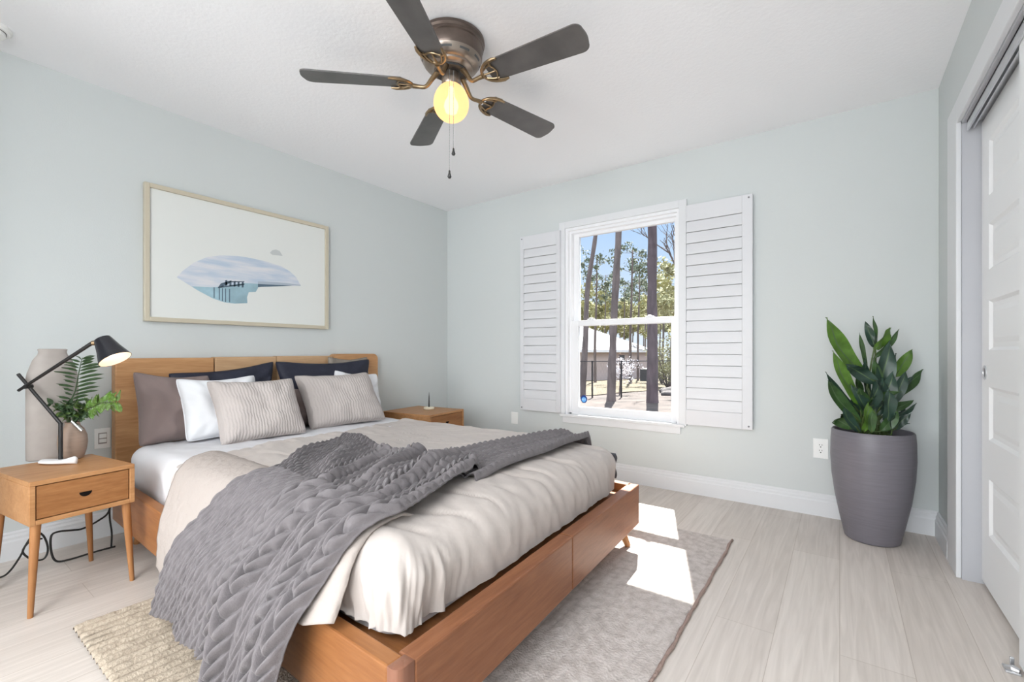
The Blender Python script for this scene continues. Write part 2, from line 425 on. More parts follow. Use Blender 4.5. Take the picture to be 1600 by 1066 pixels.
def lathe(bm, prof, c, n=48, axis=V((0, 0, 1)), caps=True, mi=0):
    """prof: list of (radius, height along the axis) from c"""
    axis = V(axis).normalized(); c = V(c)
    a = axis.orthogonal().normalized(); b = axis.cross(a)
    rings = []
    for r, h in prof:
        rings.append([bm.verts.new(c + axis * h + (a * math.cos(2 * PI * k / n) + b * math.sin(2 * PI * k / n)) * max(r, 1e-5)) for k in range(n)])
    for i in range(len(rings) - 1):
        for k in range(n):
            f = bm.faces.new((rings[i][k], rings[i][(k + 1) % n], rings[i + 1][(k + 1) % n], rings[i + 1][k])); f.material_index = mi
    if caps:
        f = bm.faces.new(rings[0][::-1]); f.material_index = mi
        f = bm.faces.new(rings[-1]); f.material_index = mi
    return bm

def grid(bm, fn, nu, nv, uv=None):
    vs = [[bm.verts.new(fn(i / nu, j / nv)) for j in range(nv + 1)] for i in range(nu + 1)]
    fs = []
    for i in range(nu):
        for j in range(nv):
            fs.append(bm.faces.new((vs[i][j], vs[i + 1][j], vs[i + 1][j + 1], vs[i][j + 1])))
    if uv:
        L = bm.loops.layers.uv.verify()
        for i in range(nu):
            for j in range(nv):
                f = fs[i * nv + j]
                for lp, (a, b) in zip(f.loops, ((i, j), (i + 1, j), (i + 1, j + 1), (i, j + 1))):
                    lp[L].uv = (a / nu, b / nv)
    return vs

def NZ(x, y, z=0.0): return noise.noise(V((x, y, z)))
def NEW(): return bmesh.new()
def lerp(a, b, t): return a + (b - a) * t
def smooth(a, b, x):
    t = min(1, max(0, (x - a) / (b - a))); return t * t * (3 - 2 * t)
def interp(pts, t):
    """piecewise linear through [(t, value...)]"""
    if t <= pts[0][0]: return pts[0][1]
    for (t0, v0), (t1, v1) in zip(pts, pts[1:]):
        if t <= t1:
            k = (t - t0) / (t1 - t0)
            return v0 + (v1 - v0) * k
    return pts[-1][1]

# ------------------------------------------------------------------ room shell
XL, XR, YB, YF, H = -3.245, 0.437, 3.36, -5.5, 2.44
WX0, WX1, WZ0, WZ1 = -1.872, -0.938, 0.475, 2.042      # window opening
TH = 0.16
def struct(name, bm, m, **k):
    o = obj(name, bm, m, **k); o['kind'] = 'structure'; return o

bm = NEW(); box(bm, (XL - TH, YF - TH, -0.12), (1.15, YB + TH, 0)); struct('floor', bm, M_FLOOR)
bm = NEW(); box(bm, (XL - TH, YF - TH, H), (1.15, YB + TH, H + 0.12)); struct('ceiling', bm, M_CEIL)
bm = NEW(); box(bm, (XL - TH, YF - TH, 0), (XL, YB + TH, H)); struct('wall_left', bm, M_WALL)
bm = NEW()
box(bm, (XL, YB, 0), (WX0, YB + TH, H)); box(bm, (WX1, YB, 0), (1.15, YB + TH, H))
box(bm, (WX0, YB, 0), (WX1, YB + TH, WZ0)); box(bm, (WX0, YB, WZ1), (WX1, YB + TH, H))
struct('wall_back', bm, M_WALL)
CY0, CY1, CZT = 0.55, 2.79, 2.02                          # closet opening along Y
bm = NEW()
box(bm, (XR, CY1, 0), (XR + 0.115, YB, H)); box(bm, (XR, YF, 0), (XR + 0.115, CY0, H)); box(bm, (XR, CY0, CZT), (XR + 0.115, CY1, H))
struct('wall_right', bm, M_WALL)
bm = NEW(); box(bm, (1.05, YF, 0), (1.15, YB, H)); struct('wall_closet', bm, M_WALL)
bm = NEW()   # wall behind the camera with a wide opening added for the fill light
box(bm, (XL, YF - TH, 0), (-1.55, YF, H)); box(bm, (0.32, YF - TH, 0), (XR + 0.115, YF, H)); box(bm, (-1.55, YF - TH, 2.27), (0.32, YF, H))
struct('wall_rear', bm, M_WALL)
# unseen walls added to keep the fill light off the near left corner
bm = NEW(); box(bm, (XL, -0.35, 0), (-2.5, -0.25, H)); box(bm, (-2.6, YF, 0), (-2.5, -0.35, H)); struct('wall_light_block', bm, M_WALL)

def base_profile(d):   # (thickness from wall, height)
    return [(0, 0), (0.018, 0), (0.018, 0.088), (0.014, 0.096), (0.014, 0.108), (0.008, 0.118), (0.008, 0.126), (0.003, 0.134), (0, 0.134)]
def baseboard(name, a, b, nrm):
    bm = NEW(); pr = base_profile(0)
    va = [bm.verts.new((a[0] + nrm[0] * t, a[1] + nrm[1] * t, h)) for t, h in pr]
    vb = [bm.verts.new((b[0] + nrm[0] * t, b[1] + nrm[1] * t, h)) for t, h in pr]
    for i in range(len(pr) - 1): bm.faces.new((va[i], va[i + 1], vb[i + 1], vb[i]))
    bm.faces.new(va); bm.faces.new(vb[::-1])
    return struct(name, bm, M_TRIM)
baseboard('baseboard_left', (XL, YF), (XL, YB), (1, 0))
baseboard('baseboard_back', (XL, YB), (XR, YB), (0, -1))
baseboard('baseboard_right', (XR, YB), (XR, 3.0), (-1, 0))

# closet casing (trim), jamb lining, track, sliding doors
bm = NEW()
cw = 0.10
box(bm, (XR - 0.018, CY1, 0), (XR, CY1 + cw * 2.0, CZT + cw), 0.003)
box(bm, (XR - 0.018, CY0 - cw, 0), (XR, CY0, CZT + cw), 0.003)
box(bm, (XR - 0.018, CY0, CZT), (XR, CY1, CZT + cw), 0.003)
struct('trim_1', bm, M_TRIM)
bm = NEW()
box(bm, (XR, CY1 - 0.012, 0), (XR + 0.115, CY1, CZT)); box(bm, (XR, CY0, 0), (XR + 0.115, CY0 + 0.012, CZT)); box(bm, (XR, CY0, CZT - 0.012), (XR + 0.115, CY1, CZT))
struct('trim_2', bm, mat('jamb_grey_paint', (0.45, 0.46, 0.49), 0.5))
bm = NEW()
box(bm, (XR + 0.012, CY0 + 0.012, CZT - 0.055), (XR + 0.018, CY1 - 0.03, CZT - 0.012))
box(bm, (XR + 0.030, CY0 + 0.012, CZT - 0.048), (XR + 0.036, CY1 - 0.03, CZT - 0.012))
box(bm, (XR + 0.012, CY0 + 0.012, CZT - 0.02), (XR + 0.09, CY1 - 0.03, CZT - 0.012))
tr = obj('closet_door_track', bm, M_ALU); tr['kind'] = 'structure'

def sliding_door(name, xf, y0, y1, label):
    """front face looks to -x at x = xf; y1 is the leading edge by the jamb"""
    r = root(name, (xf, y1, 0.01), kind='structure'); r['label'] = label; r['category'] = 'door'
    bm = NEW(); z0, z1 = 0.022, CZT - 0.03
    stile = 0.115; th = 0.034
    zs = [0.26, 0.485, 0.615, 0.845, 0.985, 1.20, 1.33, 1.53, 1.64, 1.86]
    zs = [0.245, 0.48, 0.64, 0.86, 1.01, 1.215, 1.34, 1.53, 1.645, 1.875]
    box(bm, (xf + 0.012, y0, z0), (xf + th, y1, z1))
    box(bm, (xf, y1 - stile, z0), (xf + 0.012, y1, z1)); box(bm, (xf, y0, z0), (xf + 0.012, y0 + stile, z1))
    prev = z0
    for a, b in zip(zs[0::2], zs[1::2]):
        box(bm, (xf, y0 + stile, prev), (xf + 0.012, y1 - stile, a)); prev = b
    box(bm, (xf, y0 + stile, prev), (xf + 0.012, y1 - stile, z1))
    obj('door_slab', bm, M_DOOR, r)
    bm = NEW()
    for a, b in zip(zs[0::2], zs[1::2]):
        ya, yb = y0 + stile, y1 - stile
        # sloped moulding and raised field
        o4 = [(ya, a), (yb, a), (yb, b), (ya, b)]
        def rect(i, x): return [bm.verts.new((x, p[0] + (i if p[0] == ya else -i), p[1] + (i if p[1] == a else -i))) for p in o4]
        rs = [rect(0, xf), rect(0.012, xf + 0.010), rect(0.03, xf + 0.010), rect(0.05, xf + 0.004)]
        for p, q in zip(rs, rs[1:]):
            for k in range(4): bm.faces.new((p[k], p[(k + 1) % 4], q[(k + 1) % 4], q[k]))
        bm.faces.new(rs[-1])
    obj('door_panel', bm, M_DOOR, r)
    if y1 < 2.5: return r
    bm = NEW(); lathe(bm, [(0.030, 0), (0.030, 0.003), (0.024, 0.0035), (0.021, -0.004), (0.001, -0.004)], (xf, y1 - 0.055, 0.915), 32, V((-1, 0, 0)))
    p = obj('finger_pull', bm, M_ALU, r, smooth='auto'); p['label'] = 'round satin nickel finger pull'
    bm = NEW(); lathe(bm, [(0.020, 0.0), (0.001, 0.0)], (xf - 0.0006, y1 - 0.055, 0.915), 24, V((-1, 0, 0)), caps=False)
    obj('pull_recess', bm, M_SCREW, p)
    return r
sliding_door('door_1', 0.497, 1.75, CY1 - 0.016, 'white panelled sliding closet door with round pull, beside the plant')
sliding_door('door_2', 0.4565, 0.62, 2.085, 'white panelled sliding closet door at the right edge of the picture')
bm = NEW()
tube(bm, [(0.428, 2.075, 0.004), (0.44, 2.062, 0.012), (0.452, 2.055, 0.012)], [0.010, 0.012, 0.008], 10)
box(bm, (0.42, 2.05, 0.0), (0.4555, 2.095, 0.007), 0.002)
box(bm, (0.437, 2.088, 0.004), (0.4475, 2.096, 0.035), 0.002)
tag(obj('door_guide', bm, M_ALU, loc=(0.44, 2.075, 0)), 'small metal floor guide at the bottom corner of the closet door', 'door guide')

# ------------------------------------------------------------------ window
win = root('window_1', (-1.405, YB, WZ0), kind='structure')
bm = NEW()   # casing on the wall, stool and apron
cs = 0.054
box(bm, (WX0 - cs, YB - 0.018, WZ0), (WX0, YB, WZ1 + cs), 0.002); box(bm, (WX1, YB - 0.018, WZ0), (WX1 + cs, YB, WZ1 + cs), 0.002)
box(bm, (WX0, YB - 0.018, WZ1), (WX1, YB, WZ1 + cs), 0.002)
obj('casing', bm, M_TRIM, win)
bm = NEW(); box(bm, (WX0 - cs + 0.012, YB - 0.030, WZ0 - 0.012), (WX1 + cs - 0.012, YB + 0.05, WZ0 + 0.010), 0.004)
obj('stool', bm, M_TRIM, win)
bm = NEW(); box(bm, (WX0 - 0.02, YB - 0.016, WZ0 - 0.062), (WX1 + 0.012, YB, WZ0 - 0.012), 0.002)
obj('apron', bm, M_TRIM, win)
bm = NEW()   # vinyl main frame with stepped reveals
for i, (ins, ya, yb) in enumerate([(0.022, 0.0, 0.15), (0.040, 0.030, 0.15), (0.050, 0.075, 0.15)]):
    x0, x1, z0, z1 = WX0, WX1, WZ0 + 0.010, WZ1
    box(bm, (x0, YB + ya, z0), (x0 + ins, YB + yb, z1)); box(bm, (x1 - ins * 0.8, YB + ya, z0), (x1, YB + yb, z1))
    box(bm, (x0 + ins, YB + ya, z1 - ins), (x1 - ins * 0.8, YB + yb, z1)); box(bm, (x0 + ins, YB + ya + 0.03, z0), (x1 - ins * 0.8, YB + yb, z0 + ins * 0.45))
obj('frame', bm, M_VINYL, win)
GX0, GX1 = WX0 + 0.050, WX1 - 0.04
def sash(name, x0, x1, z0, z1, yc, sl, sr, sb, st):
    bm = NEW(); d = 0.018
    box(bm, (x0, yc - d, z0), (x0 + sl, yc + d, z1), 0.003); box(bm, (x1 - sr, yc - d, z0), (x1, yc + d, z1), 0.003)
    box(bm, (x0 + sl, yc - d, z0), (x1 - sr, yc + d, z0 + sb), 0.003); box(bm, (x0 + sl, yc - d, z1 - st), (x1 - sr, yc + d, z1), 0.003)
    o = obj(name, bm, M_VINYL, win)
    bm = NEW(); box(bm, (x0 + sl - 0.003, yc - 0.003, z0 + sb - 0.003), (x1 - sr + 0.003, yc + 0.003, z1 - st + 0.003))
    obj('pane', bm, M_GLASS, o)
    return o
sash('upper_sash', GX0 - 0.008, GX1 + 0.008, 1.222, WZ1 - 0.03, YB + 0.095, 0.044, 0.026, 0.045, 0.036)
ls = sash('lower_sash', GX0 - 0.012, GX1 + 0.010, WZ0 + 0.018, 1.268, YB + 0.052, 0.062, 0.040, 0.056, 0.046)
for xx in (-1.66, -1.17):
    bm = NEW(); box(bm, (xx - 0.03, YB + 0.040, 1.268), (xx + 0.03, YB + 0.066, 1.279), 0.002); box(bm, (xx - 0.012, YB + 0.032, 1.272), (xx + 0.012, YB + 0.058, 1.287), 0.002)
    obj('sash_lock', bm, M_VINYL, win)
# round-cornered octagonal security sticker on the lower pane
sxc, syc, szc = -1.725, YB + 0.0475, 0.612
bm = NEW()
ov = [bm.verts.new((sxc + 0.031 * math.cos(PI / 8 + k * PI / 4), syc, szc + 0.034 * math.sin(PI / 8 + k * PI / 4))) for k in range(8)]
bm.faces.new(ov)
ex = bmesh.ops.extrude_face_region(bm, geom=bm.faces[:]); bmesh.ops.translate(bm, verts=[v for v in ex['geom'] if isinstance(v, bmesh.types.BMVert)], vec=(0, -0.0008, 0))
st = root('window_sticker', (sxc, syc, szc), 'blue octagonal sticker in the lower left corner of the window pane', 'sticker')
obj('sticker_badge', bm, M_STICK, st)
bm = NEW(); lathe(bm, [(0.001, 0), (0.019, 0), (0.021, -0.0004)], (sxc, syc - 0.0012, szc - 0.004), 20, V((0, -1, 0)), caps=False)
obj('sticker_field', bm, M_STICK2, st)
fc = bpy.data.curves.new('sticker_text', 'FONT'); fc.body = 'ADT'; fc.size = 0.019; fc.align_x = 'CENTER'; fc.align_y = 'CENTER'
tmp = bpy.data.objects.new('tmp_text', fc); COL.objects.link(tmp)
bpy.context.view_layer.update()
tme = bpy.data.meshes.new_from_object(tmp.evaluated_get(bpy.context.evaluated_depsgraph_get())); bpy.data.objects.remove(tmp)
to = bpy.data.objects.new('sticker_text', tme); COL.objects.link(to); tme.materials.clear(); tme.materials.append(M_STICKT)
to.parent = st; to.location = (0, -0.0018, -0.003); to.rotation_euler = (R(90), 0, 0)

# plantation shutters, folded flat against the wall
def shutter(x0, x1, z0, z1, stile_l, stile_r, label):
    r = root('window_shutter', ((x0 + x1) / 2, YB, z0), label, 'shutter', 'plantation shutters beside the window')
    y0, y1 = YB - 0.044, YB - 0.006
    top, bot = 0.115, 0.105
    bm = NEW()
    box(bm, (x0, y0, z0), (x0 + stile_l, y1, z1), 0.002); box(bm, (x1 - stile_r, y0, z0), (x1, y1, z1), 0.002)
    box(bm, (x0 + stile_l, y0, z1 - top), (x1 - stile_r, y1, z1), 0.002); box(bm, (x0 + stile_l, y0, z0), (x1 - stile_r, y1, z0 + bot), 0.002)
    obj('shutter_frame', bm, M_SHUT, r)
    bm = NEW(); n = 17; h = (z1 - top - z0 - bot) / n
    for i in range(n):
        za = z0 + bot + i * h + 0.001; zb = za + h * 0.955
        ya_, yb_ = y0 + 0.003, y0 + 0.008
        vs = []
        for x in (x0 + stile_l + 0.001, x1 - stile_r - 0.001):
            vs.append([bm.verts.new((x, yy, zz)) for yy, zz in ((ya_, za), (ya_ + 0.002, lerp(za, zb, .5)), (yb_, zb), (yb_ + 0.007, zb), (ya_ + 0.009, za))])
        for k in range(5): bm.faces.new((vs[0][k], vs[0][(k + 1) % 5], vs[1][(k + 1) % 5], vs[1][k]))
        bm.faces.new(vs[0]); bm.faces.new(vs[1][::-1])
    obj('louvers', bm, M_SHUT, r)
    xs = x0 + 0.018 if x0 < -1.5 else x1 - 0.022
    for zz in (z0 + 0.022, z1 - 0.022):
        bm = NEW(); lathe(bm, [(0.006, 0), (0.006, 0.0015), (0.001, 0.002)], (xs, y0, zz), 12, V((0, -1, 0)))
        obj('screw', bm, M_SCREW, r)
    return r
shutter(-2.309, -1.905, 0.492, 2.028, 0.036, 0.036, 'white louvred shutter panel to the left of the window')
shutter(-0.884, -0.461, 0.492, 2.040, 0.004, 0.062, 'white louvred shutter panel to the right of the window')

# outlets and plates
def plate(name, c, wd, ht, nrm, label, cat, kind):
    c = V(c); nrm = V(nrm); t = V((-nrm.y, nrm.x, 0))
    r = root(name, c, label, cat)
    def bx(bm, u0, u1, v0, v1, d0, d1, bev=0.0):
        ps = [c + t * u + V((0, 0, v)) + nrm * d for u in (u0, u1) for v in (v0, v1) for d in (d0, d1)]
        lo = V((min(p.x for p in ps), min(p.y for p in ps), min(p.z for p in ps))); hi = V((max(p.x for p in ps), max(p.y for p in ps), max(p.z for p in ps)))
        box(bm, lo, hi, bev)
    bm = NEW(); bx(bm, -wd / 2, wd / 2, -ht / 2, ht / 2, 0, 0.006, 0.002); obj('cover_plate', bm, M_PLATE, r)
    if kind == 'outlet':
        bm = NEW(); bx(bm, -0.017, 0.017, -0.034, 0.034, 0.006, 0.008, 0.0008); s = obj('receptacle', bm, M_PLATE, r)
        bm = NEW()
        for zc in (0.017, -0.017):
            bx(bm, -0.008, -0.005, zc + 0.002, zc + 0.010, 0.008, 0.0085); bx(bm, 0.005, 0.008, zc + 0.002, zc + 0.010, 0.008, 0.0085); bx(bm, -0.003, 0.003, zc - 0.010, zc - 0.004, 0.008, 0.0085)
        obj('slots', bm, M_SLOT, s)
    elif kind == 'switch':
        bm = NEW(); bx(bm, -0.018, 0.018, -0.030, 0.030, 0.006, 0.0066); s = obj('rocker_surround', bm, mat('shadow_grey_plastic', (0.34, 0.32, 0.31), 0.5), r)
        bm = NEW(); bx(bm, -0.014, 0.016, -0.022, -0.004, 0.006, 0.010, 0.001); bx(bm, -0.014, 0.016, 0.002, 0.024, 0.006, 0.010, 0.001); obj('rocker', bm, M_PLATE, r)
    return r
plate('wall_outlet', (-0.094, YB, 0.412), 0.078, 0.120, (0, -1, 0), 'white double power outlet on the window wall beside the plant pot', 'outlet', 'outlet')
plate('blank_plate', (-2.397, YB, 0.405), 0.075, 0.108, (0, -1, 0), 'small white wall plate under the left shutter', 'wall plate', 'blank')
plate('wall_switch', (XL, 0.690, 0.535), 0.068, 0.108, (1, 0, 0), 'grey-white switch plate on the wall between nightstand and headboard', 'switch', 'switch')
# smoke detector at the left edge of the ceiling
sd = root('smoke_detector', (-3.03, 0.268, H), 'white round smoke detector on the ceiling at the left edge', 'smoke detector')
bm = NEW(); lathe(bm, [(0.070, 0), (0.070, -0.012), (0.062, -0.020)], sd.location, 40); obj('detector_base', bm, M_PLATE, sd, smooth='auto')
bm = NEW(); lathe(bm, [(0.050, -0.021), (0.048, -0.036), (0.038, -0.042), (0.001, -0.043)], sd.location, 40); obj('detector_cap', bm, M_PLATE, sd, smooth='auto')
bm = NEW(); lathe(bm, [(0.0515, -0.0195), (0.0515, -0.0225)], sd.location, 40); obj('vent_gap', bm, M_SLOT, sd)

# ------------------------------------------------------------------ ceiling fan
FC = V((-1.452, 1.530, H))
fan = root('ceiling_fan', FC, 'bronze five-blade ceiling fan with a lit amber globe hugging the ceiling', 'ceiling fan')
bm = NEW(); lathe(bm, [(0.140, 0), (0.152, -0.004), (0.154, -0.018), (0.148, -0.026)], FC, 56); cn = obj('canopy', bm, M_BRONZE, fan, smooth='auto')
bm = NEW(); lathe(bm, [(0.147, -0.024), (0.149, -0.030), (0.149, -0.038), (0.144, -0.042), (0.142, -0.085), (0.137, -0.095)], FC, 56); obj('motor_housing', bm, M_BRONZE, fan, smooth='auto')
bm = NEW(); lathe(bm, [(0.138, -0.093), (0.136, -0.098), (0.124, -0.118), (0.118, -0.124), (0.100, -0.128), (0.098, -0.136), (0.085, -0.140), (0.078, -0.146)], FC, 56)
band = obj('vent_band', bm, M_BRONZE2, fan, smooth='auto')
for k in range(10):
    a0 = k * 2 * PI / 10 + 0.1; bm = NEW()
    for s_ in range(6):
        a, b = a0 + s_ * 0.06, a0 + (s_ + 1) * 0.06
        q = []
        for (rr, hh) in ((0.1335, -0.1045), (0.1288, -0.1120)):
            for an in (a, b): q.append(bm.verts.new(FC + V((math.cos(an) * rr, math.sin(an) * rr, hh))))
        bm.faces.new((q[0], q[1], q[3], q[2]))
    obj('vent_slot', bm, M_SLOT, band)
bm = NEW(); lathe(bm, [(0.076, -0.140), (0.074, -0.155), (0.055, -0.160)], FC, 40); obj('flywheel', bm, M_FOB, fan, smooth='auto')
bm = NEW(); lathe(bm, [(0.042, -0.150), (0.042, -0.175), (0.044, -0.178), (0.044, -0.204), (0.040, -0.212)], FC, 40); obj('light_fitter', bm, M_BRONZE2, fan, smooth='auto')
GC = FC + V((0, 0, -0.286))
bm = NEW()
pr = []
for k in range(25):
    t = k / 24; a = PI * (0.13 + 0.87 * t)
    pr.append((0.081 * math.sin(a) * (1 - 0.06 * math.cos(a)), 0.088 * math.cos(a)))
lathe(bm, pr, GC, 40, caps=False); gl = obj('globe_shade', bm, M_GLOBE, fan, smooth=True); gl['label'] = 'frosted amber glass globe, lit'
bm = NEW(); lathe(bm, [(0.012, 0.07), (0.014, 0.03), (0.030, 0.0), (0.034, -0.02), (0.026, -0.045), (0.001, -0.055)], GC, 24); obj('bulb', bm, M_BULB, fan, smooth=True)

ZB = H - 0.208
BLADE_ANG = [5.8, 78.6, 149.6, 222.8, 294.5]
def blade_frame(ang, pitch=R(-11)):
    a = R(ang); rad = V((math.cos(a), math.sin(a), 0)); tan = V((-math.sin(a), math.cos(a), 0))
    tan2 = tan * math.cos(pitch) + V((0, 0, 1)) * math.sin(pitch); nrm = rad.cross(tan2)
    o = V((FC.x, FC.y, ZB))
    return lambda r, t, h=0.0: o + rad * r + tan2 * t + nrm * h
for k, ang in enumerate(BLADE_ANG):
    fr = blade_frame(ang)
    bm = NEW()
    # outline
    outl = []
    r0, r1 = 0.205, 0.655
    w0, w1 = 0.054, 0.068
    for q in range(7):
        a = -PI / 2 + q * PI / 12; outl.append((r1 - 0.035 + 0.035 * math.cos(a) * 1.0, -(w1 - 0.03) + 0.03 * math.sin(a)))
    for q in range(1, 8): outl.append((r1 + 0.006 * math.sin(q / 8 * PI), lerp(-(w1 - 0.03), w1 - 0.03, q / 8)))
    for q in range(7):
        a = q * PI / 12; outl.append((r1 - 0.035 + 0.035 * math.cos(a), (w1 - 0.03) + 0.03 * math.sin(a)))
    outl += [(r0 + 0.02, w0), (r0, w0 - 0.02), (r0, -w0 + 0.02), (r0 + 0.02, -w0)]
    top = [bm.verts.new(fr(r, t, 0.003)) for r, t in outl]; bot = [bm.verts.new(fr(r, t, -0.003)) for r, t in outl]
    bm.faces.new(top); bm.faces.new(bot[::-1])
    for i in range(len(outl)): bm.faces.new((bot[i], bot[(i + 1) % len(outl)], top[(i + 1) % len(outl)], top[i]))
    bl = obj('blade', bm, M_BLADE, fan)
    # bracket: S arm from the flywheel and an open crescent under the blade root
    bm = NEW()
    p0 = FC + V((math.cos(R(ang)) * 0.062, math.sin(R(ang)) * 0.062, -0.152)); hub = fr(0.175, 0, -0.012)
    mid = V((FC.x + math.cos(R(ang)) * 0.115, FC.y + math.sin(R(ang)) * 0.115, ZB - 0.012))
    p1 = V((FC.x + math.cos(R(ang)) * 0.085, FC.y + math.sin(R(ang)) * 0.085, ZB + 0.028))
    tube(bm, [p0, p1, mid, fr(0.15, 0, -0.014), hub], [0.013, 0.011, 0.009, 0.009, 0.011], 10, smooth_pts=4)
    arc = [fr(0.262 - 0.085 * math.cos(s), 0.060 * math.sin(s), -0.008) for s in [(-1.75 + 3.5 * i / 14) for i in range(15)]]
    tube(bm, arc, [0.003] + [0.0068] * 13 + [0.003], 8)
    inn = [fr(0.275 - 0.046 * math.cos(s) + 0.016 * math.cos(3 * s), 0.056 * math.sin(s), -0.008) for s in [(-1.6 + 3.2 * i / 14) for i in range(15)]]
    tube(bm, inn, 0.0042, 8)
    for s in (-0.6, 0.0, 0.6):
        tube(bm, [fr(0.18, s * 0.03, -0.008), fr(0.212, s * 0.055, -0.009), fr(0.240, s * 0.065, -0.008)], [0.005, 0.004, 0.004], 8)
    obj('blade_bracket', bm, M_BRASS, bl, smooth='auto')
def pull_chain(dx, dy, z0, z1, fob_len):
    bm = NEW(); p = FC + V((dx, dy, 0)); n = int((z0 - z1) / 0.012)
    tube(bm, [(p.x, p.y, z0), (p.x, p.y, z1)], 0.0009, 6)
    for i in range(n): lathe(bm, [(0.0006, 0.0018), (0.0017, 0), (0.0006, -0.0018)], (p.x, p.y, z0 - i * 0.012), 6)
    c = obj('pull_chain', bm, M_CHAIN, fan)
    bm = NEW(); lathe(bm, [(0.001, 0.004), (0.004, 0), (0.0045, -fob_len * 0.3), (0.009, -fob_len * 0.75), (0.006, -fob_len * 0.95), (0.001, -fob_len)], (p.x, p.y, z1), 16)
    obj('fob', bm, M_FOB, c, smooth=True)
pull_chain(0.070, -0.060, 2.245, 1.900, 0.030)
pull_chain(0.060, -0.075, 2.245, 1.800, 0.034)

# ------------------------------------------------------------------ framed picture
PX = XL
py0, py1, pz0, pz1 = 0.866, 2.017, 1.180, 1.978
pic = root('framed_picture', (PX, (py0 + py1) / 2, pz0), 'wide champagne-framed print of a pale lake scene above the bed', 'picture')
bm = NEW(); fw_ = 0.026
box(bm, (PX + 0.001, py0, pz0), (PX + 0.032, py0 + fw_, pz1), 0.003); box(bm, (PX + 0.001, py1 - fw_, pz0), (PX + 0.032, py1, pz1), 0.003)
box(bm, (PX + 0.001, py0 + fw_, pz0), (PX + 0.032, py1 - fw_, pz0 + fw_), 0.003); box(bm, (PX + 0.001, py0 + fw_, pz1 - fw_), (PX + 0.032, py1 - fw_, pz1), 0.003)
obj('frame', bm, M_FRAME, pic)
bm = NEW()
def flat(bm, pts, x, mi):
    f = bm.faces.new([bm.verts.new((x, y, z)) for y, z in pts]); f.material_index = mi
box(bm, (PX + 0.002, py0 + fw_, pz0 + fw_), (PX + 0.018, py1 - fw_, pz1 - fw_))
X0 = PX + 0.0184
sky = [(1.025, 1.452), (1.057, 1.496), (1.112, 1.552), (1.184, 1.6), (1.258, 1.624), (1.363, 1.639), (1.446, 1.639), (1.55, 1.632), (1.654, 1.615), (1.718, 1.587), (1.764, 1.551), (1.797, 1.494), (1.494, 1.45), (1.407, 1.44), (1.248, 1.40), (1.1, 1.407)]
flat(bm, sky, X0, 1)
flat(bm, [(1.1, 1.407), (1.218, 1.414), (1.253, 1.421), (1.407, 1.465), (1.494, 1.47), (1.494, 1.44), (1.48, 1.414), (1.435, 1.407), (1.424, 1.373), (1.426, 1.332), (1.347, 1.322), (1.284, 1.325), (1.218, 1.344), (1.136, 1.385)], X0 + 0.0003, 2)
flat(bm, [(1.494, 1.45), (1.61, 1.468), (1.72, 1.482), (1.797, 1.493), (1.667, 1.468), (1.494, 1.43)], X0 + 0.0002, 0)
flat(bm, [(1.248, 1.417), (1.264, 1.444), (1.305, 1.464), (1.32, 1.455), (1.27, 1.420)], X0 + 0.0006, 3)
flat(bm, [(1.248, 1.412), (1.407, 1.452), (1.407, 1.462), (1.248, 1.420)], X0 + 0.0006, 3)
flat(bm, [(1.305, 1.464), (1.407, 1.477), (1.407, 1.472), (1.305, 1.456)], X0 + 0.0006, 3)
for a in (1.29, 1.315, 1.34, 1.365, 1.39): flat(bm, [(a, 1.432), (a + 0.012, 1.435), (a + 0.012, 1.472), (a, 1.468)], X0 + 0.0006, 3)
for a, lo in ((1.223, 1.347), (1.253, 1.339), (1.271, 1.332), (1.289, 1.327), (1.313, 1.328)): flat(bm, [(a, lo), (a + 0.006, lo), (a + 0.006, 1.416), (a, 1.414)], X0 + 0.0005, 3)
flat(bm, [(1.494, 1.487), (1.623, 1.498), (1.797, 1.5), (1.797, 1.493), (1.494, 1.468)], X0 + 0.0005, 4)
flat(bm, [(1.494, 1.470), (1.62, 1.478), (1.74, 1.488), (1.66, 1.474), (1.52, 1.452), (1.494, 1.446)], X0 + 0.0006, 3)
flat(bm, [(1.574, 1.697), (1.592, 1.719), (1.617, 1.728), (1.642, 1.722), (1.664, 1.691), (1.592, 1.685)], X0 + 0.0003, 5)
obj('print', bm, [M_PAPER, M_PSKY, M_PWATER, M_PDARK, M_PPIER, M_PMOON], pic)

# ------------------------------------------------------------------ bed frame
A = V((-0.757, 0.633)); B = V((-0.835, 2.270)); H0 = V((-3.10, 0.700)); H1 = V((-3.10, 2.420))
def near_y(x): return lerp(H0.y, A.y, (x - H0.x) / (A.x - H0.x))
def far_y(x): return lerp(H1.y, B.y, (x - H1.x) / (B.x - H1.x))
def front_x(y): return lerp(A.x, B.x, (y - A.y) / (B.y - A.y))
bed = root('bed_frame', (-1.95, 1.5, 0), 'wooden double bed frame with a low cherry-brown rail and tall panelled headboard', 'bed')
ZR0, ZR1 = 0.122, 0.322
def strip2(p, q, th, side):
    d = (q - p).normalized(); n = V((-d.y, d.x)) * side
    return [p, q, q + n * th, p + n * th]
bm = NEW(); prism(bm, strip2(H0, A + V((-0.035, 0.001)), 0.045, 1), ZR0, ZR1, 0.005); obj('side_rail', bm, M_BEDX, bed)
bm = NEW(); prism(bm, strip2(H1, B + V((-0.035, 0.002)), 0.045, -1), ZR0, ZR1, 0.005); obj('side_rail', bm, M_BEDX, bed)
mid = A.lerp(B, 0.52)
bm = NEW(); prism(bm, strip2(A + V((0.0, 0.0505)), mid - V((0, 0.0008)), 0.055, 1), ZR0, ZR1, 0.005); obj('front_board', bm, M_BEDY, bed)
bm = NEW(); prism(bm, strip2(mid + V((0, 0.0008)), B, 0.055, 1), ZR0, ZR1, 0.005); obj('front_board', bm, M_BEDY, bed)
bm = NEW()
